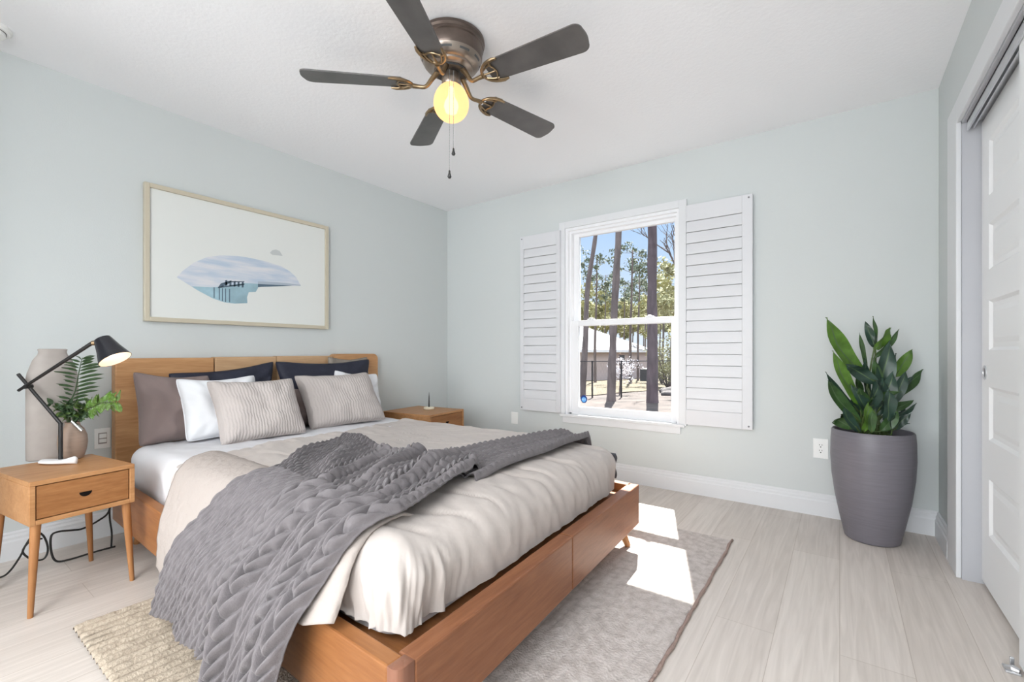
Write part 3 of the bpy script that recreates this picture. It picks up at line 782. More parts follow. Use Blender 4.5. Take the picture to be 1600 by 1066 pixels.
rcn = 0.020; oc = A + V((-rcn, rcn))
poly = [oc + V((math.sin(a), -math.cos(a))) * rcn for a in [i * PI / 2 / 8 for i in range(9)]] + [A + V((-0.001, 0.0155)), A + V((-0.054, 0.0145)), A + V((-0.0345, 0.001))]
poly = [A + V((-0.0345, 0.0005))] + poly[:9] + [A + V((-0.001, 0.050)), A + V((-0.0345, 0.0495))]
prism(bm, poly, ZR0, ZR1 + 0.0015, 0.0015); obj('corner_post', bm, wood('walnut_post', (0.20, 0.085, 0.05), (0.27, 0.125, 0.08), 2), bed, smooth='auto')
bm = NEW(); prism(bm, [(-3.08, near_y(-3.08) + 0.05), (A.x - 0.06, A.y + 0.05), (B.x - 0.06, B.y - 0.05), (-3.08, far_y(-3.08) - 0.05)], 0.20, 0.28); obj('slat_base', bm, M_BEDX, bed)
def bleg(x, y, dx, dy):
    bm = NEW(); tube(bm, [(x + dx, y + dy, 0.009 if x > -2.2 else 0.0), (x, y, ZR0 + 0.01)], [0.015, 0.024], 16); obj('leg', bm, M_OAKV, bed, smooth='auto')
bleg(-0.925, 2.205, 0.045, 0.026); bleg(-0.87, 0.73, 0.035, -0.03); bleg(-2.95, 0.80, -0.03, -0.03); bleg(-2.95, 2.33, -0.03, 0.03)
# headboard panels on the wall side
XH0, XH1 = -3.236, -3.165
def hpanel(y0, y1, z0, z1, m, rc=0.0, bev=0.006):
    bm = NEW()
    pts = [(y0, z0), (y1, z0)]
    for (cy, cz, a0) in ((y1 - rc, z1 - rc, 0), (y0 + rc, z1 - rc, PI / 2)):
        for k in range(7):
            a = a0 + k * PI / 12
            pts.append((cy + rc * math.cos(a), cz + rc * math.sin(a)))
    if rc == 0: pts = [(y0, z0), (y1, z0), (y1, z1), (y0, z1)]
    b = [bm.verts.new((XH0, y, z)) for y, z in pts]; t = [bm.verts.new((XH1, y, z)) for y, z in pts]
    bm.faces.new(b); bm.faces.new(t[::-1])
    for i in range(len(pts)): bm.faces.new((b[i], b[(i + 1) % len(pts)], t[(i + 1) % len(pts)], t[i]))
    if rc == 0: bmesh.ops.bevel(bm, geom=bm.edges[:], offset=bev, segments=2, affect='EDGES', profile=0.5)
    return obj('headboard_panel', bm, m, bed, smooth='auto' if rc else False)
hpanel(0.726, 1.203, 0.20, 0.968, M_HEAD)
hpanel(1.209, 1.590, 0.20, 0.972, M_HEAD2)
hpanel(1.594, 2.020, 0.20, 0.975, M_HEAD2)
hpanel(2.024, 2.440, 0.20, 0.990, M_HEAD, 0.045)

# ------------------------------------------------------------------ mattress and bedding
def rounded_ring(quad, inset, rc, nside=40, ncor=14):
    """closed plan loop of an inset rounded quad; quad = 4 corners counter-clockwise"""
    out = []
    n = 4
    ins = []
    for i in range(n):
        p, c, q = quad[i - 1], quad[i], quad[(i + 1) % n]
        d1 = (p - c).normalized(); d2 = (q - c).normalized()
        k = inset / max(0.2, abs(d1.x * d2.y - d1.y * d2.x))
        ins.append(c + d1 * k + d2 * k)
    for i in range(n):
        p, c, q = ins[i - 1], ins[i], ins[(i + 1) % n]
        d1 = (p - c).normalized(); d2 = (q - c).normalized()
        s = c + d1 * rc; e = c + d2 * rc; o = c + d1 * rc + d2 * rc
        for k in range(ncor):
            t = k / ncor * PI / 2
            out.append(o - d2 * rc * math.cos(t) - d1 * rc * math.sin(t))
        nx = ins[(i + 1) % n]; d3 = (nx - c).normalized()
        s2 = c + d3 * rc; e2 = nx - d3 * rc
        for k in range(nside): out.append(s2.lerp(e2, k / nside))
    return out

def ring_box(quad, z0, z1, rc, redge, disp, nz=10, ntop=26, nside=60, ncor=14, keep=None):
    bm = NEW(); rings = []
    prof = []
    for k in range(nz): prof.append((0.0, lerp(z0, z1 - redge, k / nz)))
    for k in range(9):
        a = k / 8 * PI / 2; prof.append((redge * (1 - math.cos(a)), z1 - redge + redge * math.sin(a)))
    w2 = min((quad[0] - quad[3]).length, (quad[1] - quad[2]).length) / 2 - 0.02
    for k in range(1, ntop + 1): prof.append((lerp(redge, w2, k / ntop), z1))
    for ins, z in prof:
        rr = max(0.008, rc - ins * 0.8)
        loop = rounded_ring(quad, ins, rr, nside, ncor)
        rings.append([(p, z, ins) for p in loop])
    vr = []
    n = len(rings[0])
    cx = sum(p.x for p in quad) / 4; cy = sum(p.y for p in quad) / 4
    for ring in rings:
        row = []
        for i, (p, z, ins) in enumerate(ring):
            q = ring[(i + 1) % n][0] - ring[i - 1][0]
            nn = V((q.y, -q.x)); nn = nn.normalized() if nn.length > 1e-9 else V((0, 0))
            k = max(0.0, 1 - ins / redge)
            nrm = V((nn.x * k, nn.y * k, 1 - k)).normalized()
            row.append(bm.verts.new(disp(V((p.x, p.y, z)), nrm, k)))
        vr.append(row)
    for a, b in zip(vr, vr[1:]):
        for i in range(n): bm.faces.new((a[i], a[(i + 1) % n], b[(i + 1) % n], b[i]))
    bm.faces.new(vr[-1])
    if keep:
        kill = [f for f in bm.faces if not keep(f.calc_center_median())]
        bmesh.ops.delete(bm, geom=kill, context='FACES')
    return bm

MQ = [V((-3.11, near_y(-3.11) + 0.060)), V((A.x - 0.130, A.y + 0.100)), V((B.x - 0.120, B.y - 0.075)), V((-3.11, far_y(-3.11) - 0.055))]
def d_sheet(p, n, side):
    f = 0.006 * NZ(p.x * 7, p.y * 7, p.z * 3) + 0.004 * NZ(p.x * 17 + p.z * 6, p.y * 17, p.z * 8)
    if side > 0.5: f += 0.006 * NZ(p.x * 14 + p.z * 10, 0, p.z * 7)
    return p + n * f
bm = ring_box(MQ, 0.285, 0.498, 0.09, 0.075, d_sheet)
tag(obj('mattress', bm, M_SHEET, loc=(-1.95, 1.5, 0.28), smooth=True), 'thick mattress in a white fitted sheet, bare near the nightstand corner', 'mattress')

DQ = [V((-2.47, near_y(-2.47) + 0.050)), V((A.x - 0.075, A.y + 0.060)), V((B.x - 0.068, B.y - 0.045)), V((-2.70, far_y(-2.70) - 0.040))]
CORN = V((DQ[1].x, DQ[1].y))
def d_duvet(p, n, side):
    # long soft creases running from the head end to the foot, tighter puckers at the foot corners
    u, v = p.x, p.y
    f = 0.012 * NZ(u * 2.2 + 4, v * 4.0 + u * 1.2, 1.3) + 0.007 * NZ(u * 3.5, v * 12 + u * 4, 5.1) + 0.0035 * NZ(u * 9, v * 24 + u * 8, 2.2)
    cr = NZ(u * 1.6 + 3.1, v * 7 - u * 2.4, 8.0); f += -0.010 * max(0, 1 - abs(cr) * 9) * (1 - side)
    # front face: vertical puckers growing downward
    if side > 0:
        dwn = smooth(0.50, 0.34, p.z)
        t = v * 1.0 if abs(n.x) > 0.5 else u
        f += side * dwn * 0.009 * NZ(t * 9 + p.z * 7, 3.3, p.z * 3.5) + side * 0.0045 * NZ(t * 30 + p.z * 16, 7.7, p.z * 5) + side * 0.006 * NZ(t * 3.5 + p.z * 9, 1.7, p.z * 4)
        f -= side * 0.007 * smooth(0.40, 0.31, p.z)
    d = (V((u, v)) - CORN).length
    if d < 0.40:
        k = smooth(0.40, 0.10, d) * smooth(0.52, 0.42, p.z) * side
        a = math.atan2(v - CORN.y - 0.14, u - CORN.x + 0.14)
        f += k * (0.020 * NZ(a * 5.5 + p.z * 4, p.z * 2.5, 6) + 0.011 * NZ(a * 13 - p.z * 9, p.z * 5, 2))
    z = p + n * f
    z.z += 0.018 * smooth(0.9, 0, abs(u + 1.4)) * (1 - side)
    return z
bm = ring_box(DQ, 0.318, 0.514, 0.10, 0.085, d_duvet, nz=16, ntop=60, nside=150, ncor=30, keep=lambda c: not (c.z < 0.485 and c.x < -2.36))
dv = tag(obj('duvet', bm, M_DUVET, loc=(-1.7, 1.45, 0.3), smooth=True), 'greige linen duvet tucked into the foot of the bed', 'duvet')

# profile for cloth falling over the near rail: (distance outside the rail line, height), from the top inward
NP = [(-0.30, 0.530), (-0.17, 0.528), (-0.105, 0.512), (-0.062, 0.472), (-0.035, 0.420), (-0.008, 0.365), (0.014, 0.325), (0.030, 0.270), (0.038, 0.18), (0.044, 0.09), (0.050, 0.0), (0.054, -0.08)]
NPL = [0.0]
for a, b in zip(NP, NP[1:]): NPL.append(NPL[-1] + math.hypot(b[0] - a[0], b[1] - a[1]))
def near_prof(s):
    """point and outward normal on the profile at arc length s"""
    def at(t):
        t = max(0, min(NPL[-1], t))
        for i in range(len(NP) - 1):
            if t <= NPL[i + 1]:
                k = (t - NPL[i]) / (NPL[i + 1] - NPL[i]); return V((lerp(NP[i][0], NP[i + 1][0], k), lerp(NP[i][1], NP[i + 1][1], k)))
        return V(NP[-1])
    e = 0.03
    p = (at(s - e) + at(s) * 2 + at(s + e)) / 4
    d = (at(s + e) - at(s - e)).normalized()
    return p, V((-d.y, d.x)) if False else V((-d.y, d.x)) * (1 if (-d.y) > 0 or d.x > 0 else -1)
def s_at_z(z):
    lo, hi = 0.0, NPL[-1]
    for _ in range(40):
        m = (lo + hi) / 2
        if near_prof(m)[0].y > z: lo = m
        else: hi = m
    return lo

# greige quilted coverlet hanging over the near rail
def f_quilt(u, v):
    x_top = lerp(-2.42, -1.03, u); x_hem = lerp(-2.20, -0.985, u)
    zh = interp([(0, 0.150), (0.12, 0.118), (0.25, 0.10), (0.66, 0.12), (0.74, 0.325), (0.93, 0.318), (1, 0.345)], u)
    smax = s_at_z(zh); s = smax * v
    if v < 0.0: s = 0
    x = lerp(x_top, x_hem, smooth(0, 1, v) if v < 1 else 1)
    p, n = near_prof(s)
    o = 0.007 + 0.005 * NZ(x * 9, s * 3, 1) * smooth(0.2, 0.6, s) + 0.0035 * NZ(x * 30, s * 30, 4)
    if u > 0.86: o += 0.024 * math.sin(PI * min(1, (u - 0.86) / 0.14)) ** 0.6 * smooth(0.10, 0.25, s)
    o -= 0.016 * smooth(0.02, 0.0, v) + 0.02 * smooth(0.08, 0, s)
    q = p + n * o
    return V((x, near_y(x) - q.x, q.y))
bm = NEW(); grid(bm, f_quilt, 90, 60)
bmesh.ops.recalc_face_normals(bm, faces=bm.faces)
q = obj('quilt', bm, M_QUILT, loc=(-1.7, 0.66, 0.3), smooth=True)
tag(q, 'greige quilted coverlet hanging over the near bed rail under the knitted blanket', 'quilt')
sm = q.modifiers.new('thickness', 'SOLIDIFY'); sm.thickness = 0.008; sm.offset = -1

# chunky braided blanket
def braid(p, q, sl=0.55):
    """p in [-1,1] across one plait, q along it: chevron strands"""
    e = math.sqrt(max(0.0, 1 - min(1, abs(p)) ** 2.2))
    ph = q - abs(p) * sl
    s = abs(math.sin(PI * ph)) ** 0.6
    return e * (0.10 + 0.90 * s) - 0.22 * max(0, 1 - abs(p) * 6) * e
COLS = [0.0]
wds = [0.42, 0.42, 0.42, 0.42, 0.44, 0.44, 0.44, 0.46, 0.46, 0.48, 0.5, 0.5, 0.55, 1.2, 0.55, 0.55, 1.3, 0.55, 0.6, 1.35, 0.6, 1.2]
for wv_ in wds: COLS.append(COLS[-1] + wv_)
COLS = [c / COLS[-1] for c in COLS]
def col_of(u):
    for i in range(len(COLS) - 1):
        if u <= COLS[i + 1] or i == len(COLS) - 2: return i, (u - COLS[i]) / (COLS[i + 1] - COLS[i]) * 2 - 1, wds[i]
TOPX = [(0, -2.10), (0.2, -1.93), (0.45, -1.66), (0.62, -1.45), (0.8, -1.30), (1, -1.105)]
TOPY = [(0, 1.435), (0.2, 1.40), (0.45, 1.315), (0.62, 1.31), (0.8, 1.39), (0.93, 1.385), (1, 1.33)]
EDGX = [(0, -1.74), (1, -0.985)]
HEMX = [(0, -1.955), (0.5, -1.52), (1, -1.135)]
HEMZ = [(0, 0.085), (0.3, 0.105), (0.55, 0.085), (0.68, 0.03), (0.8, 0.085), (0.86, 0.06), (1, 0.045)]
S_IN = 0.10
def blanket_base(u, v):
    """v: 0 hem .. 1 far end; returns point, normal, local column scale"""
    xe = interp(EDGX, u)
    VE = 0.46
    if v < VE:
        k = v / VE
        smax = s_at_z(interp(HEMZ, u)); s = lerp(smax, S_IN, k)
        x = lerp(interp(HEMX, u), xe, k ** 0.9)
        p, n = near_prof(s)
        hang = smooth(0.25, 0.45, s)
        o = 0.030 + hang * (0.030 * (0.5 + 0.5 * math.sin(u * 21 + 0.6 + 0.8 * k)) + 0.015 * (1 - k))
        q = p + n * o
        return V((x, near_y(x) - q.x, q.y)), V((0.0, -n.x, n.y))
    k = (v - VE) / (1 - VE)
    p0, n0 = near_prof(S_IN)
    y0 = near_y(xe) - (p0 + n0 * 0.030).x; z0 = (p0 + n0 * 0.030).y
    xt, yt = interp(TOPX, u), interp(TOPY, u)
    kk = k
    x = lerp(xe, xt, kk); y = lerp(y0, yt, kk)
    z = z0 + 0.010 * smooth(0, 0.3, k)
    wv2 = 0.022 * math.sin(u * 17 + k * 3.0 + 1.0) * math.sin(min(1, k * 1.3) * PI * 0.9 + 0.15) * smooth(0, 0.25, k)
    z += max(-0.008, wv2) + 0.012 * NZ(x * 4, y * 4, 2) * smooth(0, 0.3, k)
    z += 0.016 * math.sin(PI * smooth(0.80, 1.0, k)) - 0.030 * smooth(0.955, 1.0, k)
    z += 0.040 * smooth(0.72, 0.80, u) * smooth(0.96, 0.88, u) * math.sin(PI * smooth(0.3, 1.0, k))
    return V((x, y, z)), V((0, 0, 1))
L_V = 1.55
def f_blanket(u, v):
    p, n = blanket_base(u, v)
    i, a, wd = col_of(u)
    per = 0.066 if wd < 0.9 else 0.060
    wob = 0.5 * NZ(u * 30, v * 8, 1)
    h = braid(a, v * L_V / per + i * 0.37 + wob, 1.0 if wd < 0.9 else 1.25)
    amp = (0.020 + 0.060 * max(0, wd - 0.9)) * (0.85 + 0.6 * NZ(u * 6, v * 5, 9))
    e = smooth(0, 0.012, u) * smooth(1, 0.988, u)
    return p + n * (amp * h * e + 0.002)
bm = NEW(); grid(bm, f_blanket, 352, 400)
# the narrow end that crosses to the far side of the bed
UPX = [(0, -1.50), (0.12, -1.415), (0.45, -1.394), (0.8, -1.33), (1, -1.26)]
LOX = [(0, -1.06), (0.25, -1.065), (0.5, -1.074), (1, -1.091)]
def f_strip(u, v):
    vv = min(v / 0.9, 1.0)
    x = lerp(interp(UPX, vv), interp(LOX, vv), u); y = lerp(1.25, far_y(x) - 0.075, vv)
    z = 0.549 + 0.006 * math.sin(u * 9) - 0.012 * smooth(0.2, 0, v)
    if v > 0.9:
        k = (v - 0.9) / 0.1; y += 0.05 * math.sin(k * PI / 2); z -= 0.16 * k ** 1.6
    z += 0.014 * smooth(0.16, 0.0, u) + 0.020 * smooth(0.86, 1.0, u) * smooth(1.0, 0.97, u) + 0.008 * NZ(x * 6, y * 5, 3)
    cols = 7; c = u * cols; i = int(min(cols - 1, c)); a = (c - i) * 2 - 1
    h = braid(a, v * 1.05 / 0.036 + i * 0.4)
    z += 0.015 * h * smooth(0, 0.02, u) * smooth(1, 0.98, u)
    return V((x, y, z))
grid(bm, f_strip, 100, 220)
bl = obj('knitted_blanket', bm, M_KNIT, loc=(-1.5, 0.9, 0.5), smooth=True)
tag(bl, 'chunky braided mauve-grey blanket thrown across the bed and hanging to the rug', 'blanket')
sm = bl.modifiers.new('thickness', 'SOLIDIFY'); sm.thickness = 0.006; sm.offset = -1

# dark end of a cover showing behind the far foot corner
def f_lining(u, v):
    x = lerp(-1.10, -0.945, u); yb = far_y(x) - 0.050
    z = lerp(0.475, 0.345, v)
    return V((x + 0.006 * math.sin(v * 9), yb + 0.012 * math.sin(PI * v) + 0.004 * NZ(u * 9, v * 9), z))
bm = NEW(); grid(bm, f_lining, 20, 20)
q = obj('duvet_lining', bm, mat('dark_slate_cloth', (0.075, 0.078, 0.09), 0.8, bump=0.3, bscale=40), dv, smooth=True); q['label'] = 'dark slate underside at the far foot corner'
sm = q.modifiers.new('thickness', 'SOLIDIFY'); sm.thickness = 0.012

# ------------------------------------------------------------------ pillows
def pillow(corners, thick, m, label, seed, name='pillow', piping=0.0, sag=0.035, pinch=0.085, wr=1.0, group='pillows on the bed'):
    """corners: bottom-left, bottom-right, top-right, top-left of its middle plane"""
    c = [V(p) for p in corners]
    bl_, br_, tr_, tl_ = c
    nrm = ((br_ - bl_).cross(tl_ - bl_)).normalized()
    if nrm.x < 0: nrm = -nrm
    N = 44
    bm = NEW(); sides = {}
    Luv = bm.loops.layers.uv.verify()
    def mid(a, b):
        # pull the edges inwards a little between the corners
        aa = a + pinch * (0.5 - a) * (1 - (2 * b - 1) ** 2) ** 1.0 * 0.9
        bb = b + pinch * (0.5 - b) * (1 - (2 * a - 1) ** 2) ** 1.0 * 0.9
        cq = (abs(2 * a - 1) ** 7) * (abs(2 * b - 1) ** 7) * 0.05
        aa = lerp(aa, 0.5, cq); bb = lerp(bb, 0.5, cq)
        if sag: bb -= sag * math.sin(PI * a) * b
        return bl_ * (1 - aa) * (1 - bb) + br_ * aa * (1 - bb) + tr_ * aa * bb + tl_ * (1 - aa) * bb
    def puff(a, b):
        x, y = abs(2 * a - 1), abs(2 * b - 1)
        e = max(0, (1 - x ** 3.4)) ** 0.46 * max(0, (1 - y ** 3.4)) ** 0.46
        return e
    vs = {}
    for side in (1, -1):
        for i in range(N + 1):
            for j in range(N + 1):
                border = i in (0, N) or j in (0, N)
                if side == -1 and border: vs[(side, i, j)] = vs[(1, i, j)]; continue
                a, b = i / N, j / N
                e = puff(a, b)
                rad = math.hypot(a - .5, b - .5)
                w_ = wr * (0.020 * NZ(a * 3 + seed, b * 3, side) + 0.013 * NZ(a * 7 + seed * 2, b * 5, side * 2) + 0.022 * NZ(math.atan2(b - .5, a - .5) * 4.2 + seed, rad * 2, side) * smooth(0.25, 0.6, rad))
                p = mid(a, b) + nrm * side * (thick / 2 * e + (w_ * e ** 0.5 if not border else 0))
                vs[(side, i, j)] = bm.verts.new(p)
    for side in (1, -1):
        for i in range(N):
            for j in range(N):
                f = bm.faces.new((vs[(side, i, j)], vs[(side, i + 1, j)], vs[(side, i + 1, j + 1)], vs[(side, i, j + 1)]))
                for lp, (a, b) in zip(f.loops, ((i, j), (i + 1, j), (i + 1, j + 1), (i, j + 1))): lp[Luv].uv = (a / N, b / N)
    o = obj(name, bm, m, loc=(bl_ + br_) / 2, smooth=True)
    if piping:
        bm = NEW(); loop = [mid(i / 30, 0) for i in range(30)] + [mid(1, i / 30) for i in range(30)] + [mid(1 - i / 30, 1) for i in range(30)] + [mid(0, 1 - i / 30) for i in range(31)]
        tube(bm, loop, piping, 6, cap=False); pp = obj('piping', bm, m, o, smooth=True)
    return tag(o, label, 'pillow', group)
pillow([(-3.03, 0.79, 0.49), (-3.02, 1.19, 0.49), (-3.10, 1.15, 0.865), (-3.118, 0.785, 0.900)], 0.18, M_PMAUVE, 'large mauve-brown pillow at the left end of the headboard', 1, piping=0.003)
pillow([(-3.095, 0.975, 0.55), (-3.085, 1.54, 0.55), (-3.128, 1.563, 0.948), (-3.128, 0.94, 0.885)], 0.09, M_PNAVY, 'dark navy pillow leaning on the left half of the headboard behind the white pillow', 2, pinch=0.10)
pillow([(-2.905, 0.965, 0.505), (-2.86, 1.36, 0.505), (-2.985, 1.365, 0.862), (-3.02, 0.948, 0.855)], 0.16, M_PWHITE, 'white pillow between the large mauve pillow and the left grey pillow', 3, piping=0.003)
pillow([(-2.715, 1.062, 0.488), (-2.655, 1.525, 0.505), (-2.812, 1.515, 0.842), (-2.890, 1.050, 0.842)], 0.18, M_PLEAT, 'grey pleated pillow standing in front of the left white pillow', 4, wr=0.7, piping=0.0025)
pillow([(-2.925, 1.52, 0.50), (-2.915, 1.86, 0.50), (-2.99, 1.87, 0.775), (-3.0, 1.53, 0.765)], 0.10, M_PMAUVE, 'small mauve pillow in the gap between the two grey pillows', 5)
pillow([(-3.10, 1.93, 0.56), (-3.10, 2.35, 0.56), (-3.14, 2.320, 0.972), (-3.14, 1.955, 0.976)], 0.06, M_PTAUPE, 'taupe pillow peeking over the right navy pillow at the headboard', 6)
pillow([(-3.03, 1.56, 0.53), (-3.02, 2.26, 0.53), (-3.093, 2.315, 0.955), (-3.093, 1.528, 0.948)], 0.11, M_PNAVY, 'dark navy pillow on the right half of the headboard behind the right grey pillow', 7, pinch=0.10)
pillow([(-2.915, 1.82, 0.505), (-2.865, 2.265, 0.505), (-2.970, 2.278, 0.838), (-3.010, 1.93, 0.878)], 0.11, M_PWHITE, 'white pillow behind the right grey pillow', 8, pinch=0.09)
pillow([(-2.775, 1.608, 0.492), (-2.700, 2.165, 0.505), (-2.875, 2.12, 0.858), (-2.955, 1.590, 0.850)], 0.19, M_PLEAT, 'grey pleated pillow standing in front of the right white pillow', 9, wr=0.7, piping=0.0025)

# ------------------------------------------------------------------ rug
RX0, RX1, RY0, RY1 = -2.235, -0.462, 0.395, 2.630
bm = NEW()
NB = 46
def f_rug(u, v):
    x = lerp(RX0, RX1, u); y = lerp(RY0, RY1, v)
    x += 0.008 * NZ(y * 3, u * 2, 1) * smooth(0.9, 1, u) + 0.012 * smooth(0.05, 0, v) * NZ(x * 6, 0, 3)
    amp = lerp(0.0135, 0.0015, smooth(0.25, 0.55, u))
    rib = abs(math.sin(PI * u * NB))
    z = 0.005 + amp * rib ** 0.5 + amp * 0.28 * NZ(math.floor(u * NB) * 3.1, y * 45, 2) * rib
    z += 0.004 * smooth(0.08, 0.0, u) - 0.006 * (smooth(0.004, 0, u) + smooth(0.996, 1, u) + smooth(0.003, 0, v) + smooth(0.997, 1, v))
    return V((x, y, max(0.0012, z)))
grid(bm, f_rug, NB * 10, 260)
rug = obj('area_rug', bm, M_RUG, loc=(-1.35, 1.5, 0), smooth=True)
tag(rug, 'cream woven rug with ribbed rows lying under the bed', 'rug')
bm = NEW()
tube(bm, [(RX1 + 0.002 + 0.006 * NZ(i * 0.3, 5), lerp(RY0 + 0.01, RY1 - 0.005, i / 60), 0.0075) for i in range(61)], [0.0062 + 0.0015 * math.sin(i * 2.1) for i in range(61)], 8)
q = obj('bound_edge', bm, M_RUGEDGE, rug, smooth=True); q['label'] = 'brown whip-stitched edge'

# ------------------------------------------------------------------ nightstands
def nightstand(name, loc, ang, wd, dp, top, box_z, label, knob=True):
    """local frame: +x towards the room (drawer face), y along the wall"""
    r = root(name, loc, label, 'nightstand', 'wooden nightstands beside the bed')
    Mx = Matrix.Translation(V(loc)) @ Matrix.Rotation(ang, 4, 'Z')
    def put(nm, bm, m, par=r, sm=False):
        bmesh.ops.transform(bm, matrix=Mx, verts=bm.verts); return obj(nm, bm, m, par, smooth=sm)
    h2 = wd / 2; d2 = dp / 2
    bm = NEW()
    t = 0.018
    box(bm, (-d2, -h2, top - t), (d2, h2, top), 0.003)
    box(bm, (-d2, -h2, box_z), (d2, -h2 + t, top - t), 0.002); box(bm, (-d2, h2 - t, box_z), (d2, h2, top - t), 0.002)
    box(bm, (-d2, -h2 + t, box_z), (d2, h2 - t, box_z + t), 0.002); box(bm, (-d2, -h2 + t, box_z + t), (-d2 + 0.01, h2 - t, top - t))
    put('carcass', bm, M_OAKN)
    bm = NEW(); box(bm, (-d2 + 0.02, -h2 + t + 0.003, box_z + t + 0.003), (d2 - 0.004, h2 - t - 0.003, top - t - 0.003), 0.002)
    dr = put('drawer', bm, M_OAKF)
    # half-moon finger recess
    bm = NEW(); zc = (box_z + top) / 2 + 0.006
    pts = [(0.0, 0.0)] and [(0.020 * math.cos(a), 0.019 * math.sin(a)) for a in [PI + k * PI / 12 for k in range(13)]]
    b = [bm.verts.new((d2 - 0.0045, p[0], zc + p[1])) for p in pts]; f = [bm.verts.new((d2 - 0.0028, p[0], zc + p[1])) for p in pts]
    bm.faces.new(b); bm.faces.new(f)
    for i in range(len(pts)): bm.faces.new((b[i], b[(i + 1) % len(pts)], f[(i + 1) % len(pts)], f[i]))
    q = put('handle_cutout', bm, M_SLOTK, dr); q['label'] = 'black half-moon finger pull'
    for sx_ in (-1, 1):
        for sy_ in (-1, 1):
            bm = NEW(); tube(bm, [(sx_ * (d2 - 0.010), sy_ * (h2 - 0.006), 0.0), (sx_ * (d2 - 0.022), sy_ * (h2 - 0.024), box_z)], [0.0085, 0.016], 16)
            put('leg', bm, M_OAKV, r, 'auto')
    return r
NS1 = (-2.691, 0.449, 0)
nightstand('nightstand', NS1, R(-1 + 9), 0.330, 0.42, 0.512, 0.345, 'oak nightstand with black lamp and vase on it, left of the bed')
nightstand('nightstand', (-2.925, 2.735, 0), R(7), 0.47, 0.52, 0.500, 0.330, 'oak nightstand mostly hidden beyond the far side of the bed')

# small candle holder on the far nightstand
ch = root('candle_holder', (-2.925, 2.80, 0.500), 'small cream candle dish with a thin black taper on the far nightstand', 'candle')
bm = NEW(); lathe(bm, [(0.040, 0), (0.046, 0.004), (0.047, 0.016), (0.040, 0.022), (0.012, 0.022)], ch.location, 32); obj('dish', bm, M_WAX, ch, smooth='auto')
bm = NEW(); lathe(bm, [(0.0065, 0.020), (0.0055, 0.06), (0.004, 0.11), (0.0012, 0.15)], ch.location, 14); obj('taper', bm, M_BLACKM, ch, smooth='auto')

# ------------------------------------------------------------------ desk lamp
lamp = root('desk_lamp', (-2.826, 0.455, 0.512), 'black jointed desk lamp with lit shade on a white foot, on the left nightstand', 'lamp')
bm = NEW()
ax = V((-2.775, 0.497)) - V((-2.893, 0.411)); L_ = ax.length; ax.normalize(); ay = V((-ax.y, ax.x))
def f_foot(u, v):
    a = v * 2 * PI; t = u * 2 - 1
    half = 0.034 * math.sqrt(max(0, 1 - t * t)) * (1 - 0.15 * t)
    c = V((-2.834, 0.454)) + ax * t * L_ * 0.56
    hgt = 0.020 + 0.014 * smooth(0.2, 1, t)
    y = half * math.cos(a); z = 0.512 + max(0.0, (0.5 + 0.5 * math.sin(a))) * hgt * min(1, 3 * math.sqrt(max(0, 1 - abs(t))))
    q = c + ay * y
    return V((q.x, q.y, z + 0.0005))
grid(bm, f_foot, 24, 24); bmesh.ops.remove_doubles(bm, verts=bm.verts, dist=1e-5)
obj('foot', bm, M_CERW, lamp, smooth=True)
bm = NEW(); tube(bm, [(-2.826, 0.460, 0.522), (-2.826, 0.460, 0.692)], 0.0078, 14); obj('post', bm, M_BLACKM, lamp, smooth='auto')
e1 = V((-2.977, 0.351, 0.905)); e2 = V((-2.967, 0.358, 0.834)); a2 = V((-2.708, 0.545, 1.040)); s1 = V((-2.826, 0.460, 0.688))
bm = NEW(); tube(bm, [s1, e1], 0.0068, 12); obj('lower_arm', bm, M_BLACKM, lamp, smooth='auto')
dv_ = (a2 - e2).normalized(); sh = V((fwd_x, fwd_y, 0)) if False else V((0.586, -0.810, 0)) * 0.010
bm = NEW(); tube(bm, [e2 + sh, a2 + sh], [0.0060, 0.0080], 12); obj('upper_arm', bm, M_BLACKM, lamp, smooth='auto')
jn = V((-2.937, 0.380, 0.851)); bm = NEW(); tube(bm, [jn - sh, jn + sh * 2], 0.009, 12); obj('joint', bm, M_BLACKM, lamp, smooth='auto')
axs = (V((-2.6285, 0.602, 0.963)) - V((-2.681, 0.565, 1.062))).normalized(); apex = V((-2.681, 0.565, 1.064))
bm = NEW()
outer = [(0.001, 0.0), (0.020, 0.001), (0.030, 0.006), (0.034, 0.020), (0.044, 0.060), (0.057, 0.100), (0.0605, 0.112)]
inner = [(0.0585, 0.112), (0.055, 0.098), (0.041, 0.058), (0.031, 0.022), (0.001, 0.010)]
lathe(bm, outer + inner[:1], apex, 36, axs, caps=False); shd = obj('shade', bm, M_BLACK, lamp, smooth='auto')
bm = NEW(); lathe(bm, inner, apex, 36, axs, caps=False); q = obj('shade_lining', bm, M_LAMPIN, shd, smooth=True); q['label'] = 'pale inside of the shade, lit'
bm = NEW(); lathe(bm, [(0.010, 0.022), (0.010, 0.045), (0.020, 0.065), (0.021, 0.078), (0.012, 0.092), (0.001, 0.096)], apex, 20, axs); obj('bulb', bm, M_BULB2, lamp, smooth=True)
bm = NEW(); tube(bm, [a2 + sh, apex + axs * 0.022 - V((0.02, 0.012, 0))], [0.010, 0.013], 12); q = obj('knuckle', bm, M_BRASS, lamp, smooth='auto'); q['label'] = 'small brass knuckle'

lamp.location = V(lamp.location) + V((0.060, -0.010, 0))

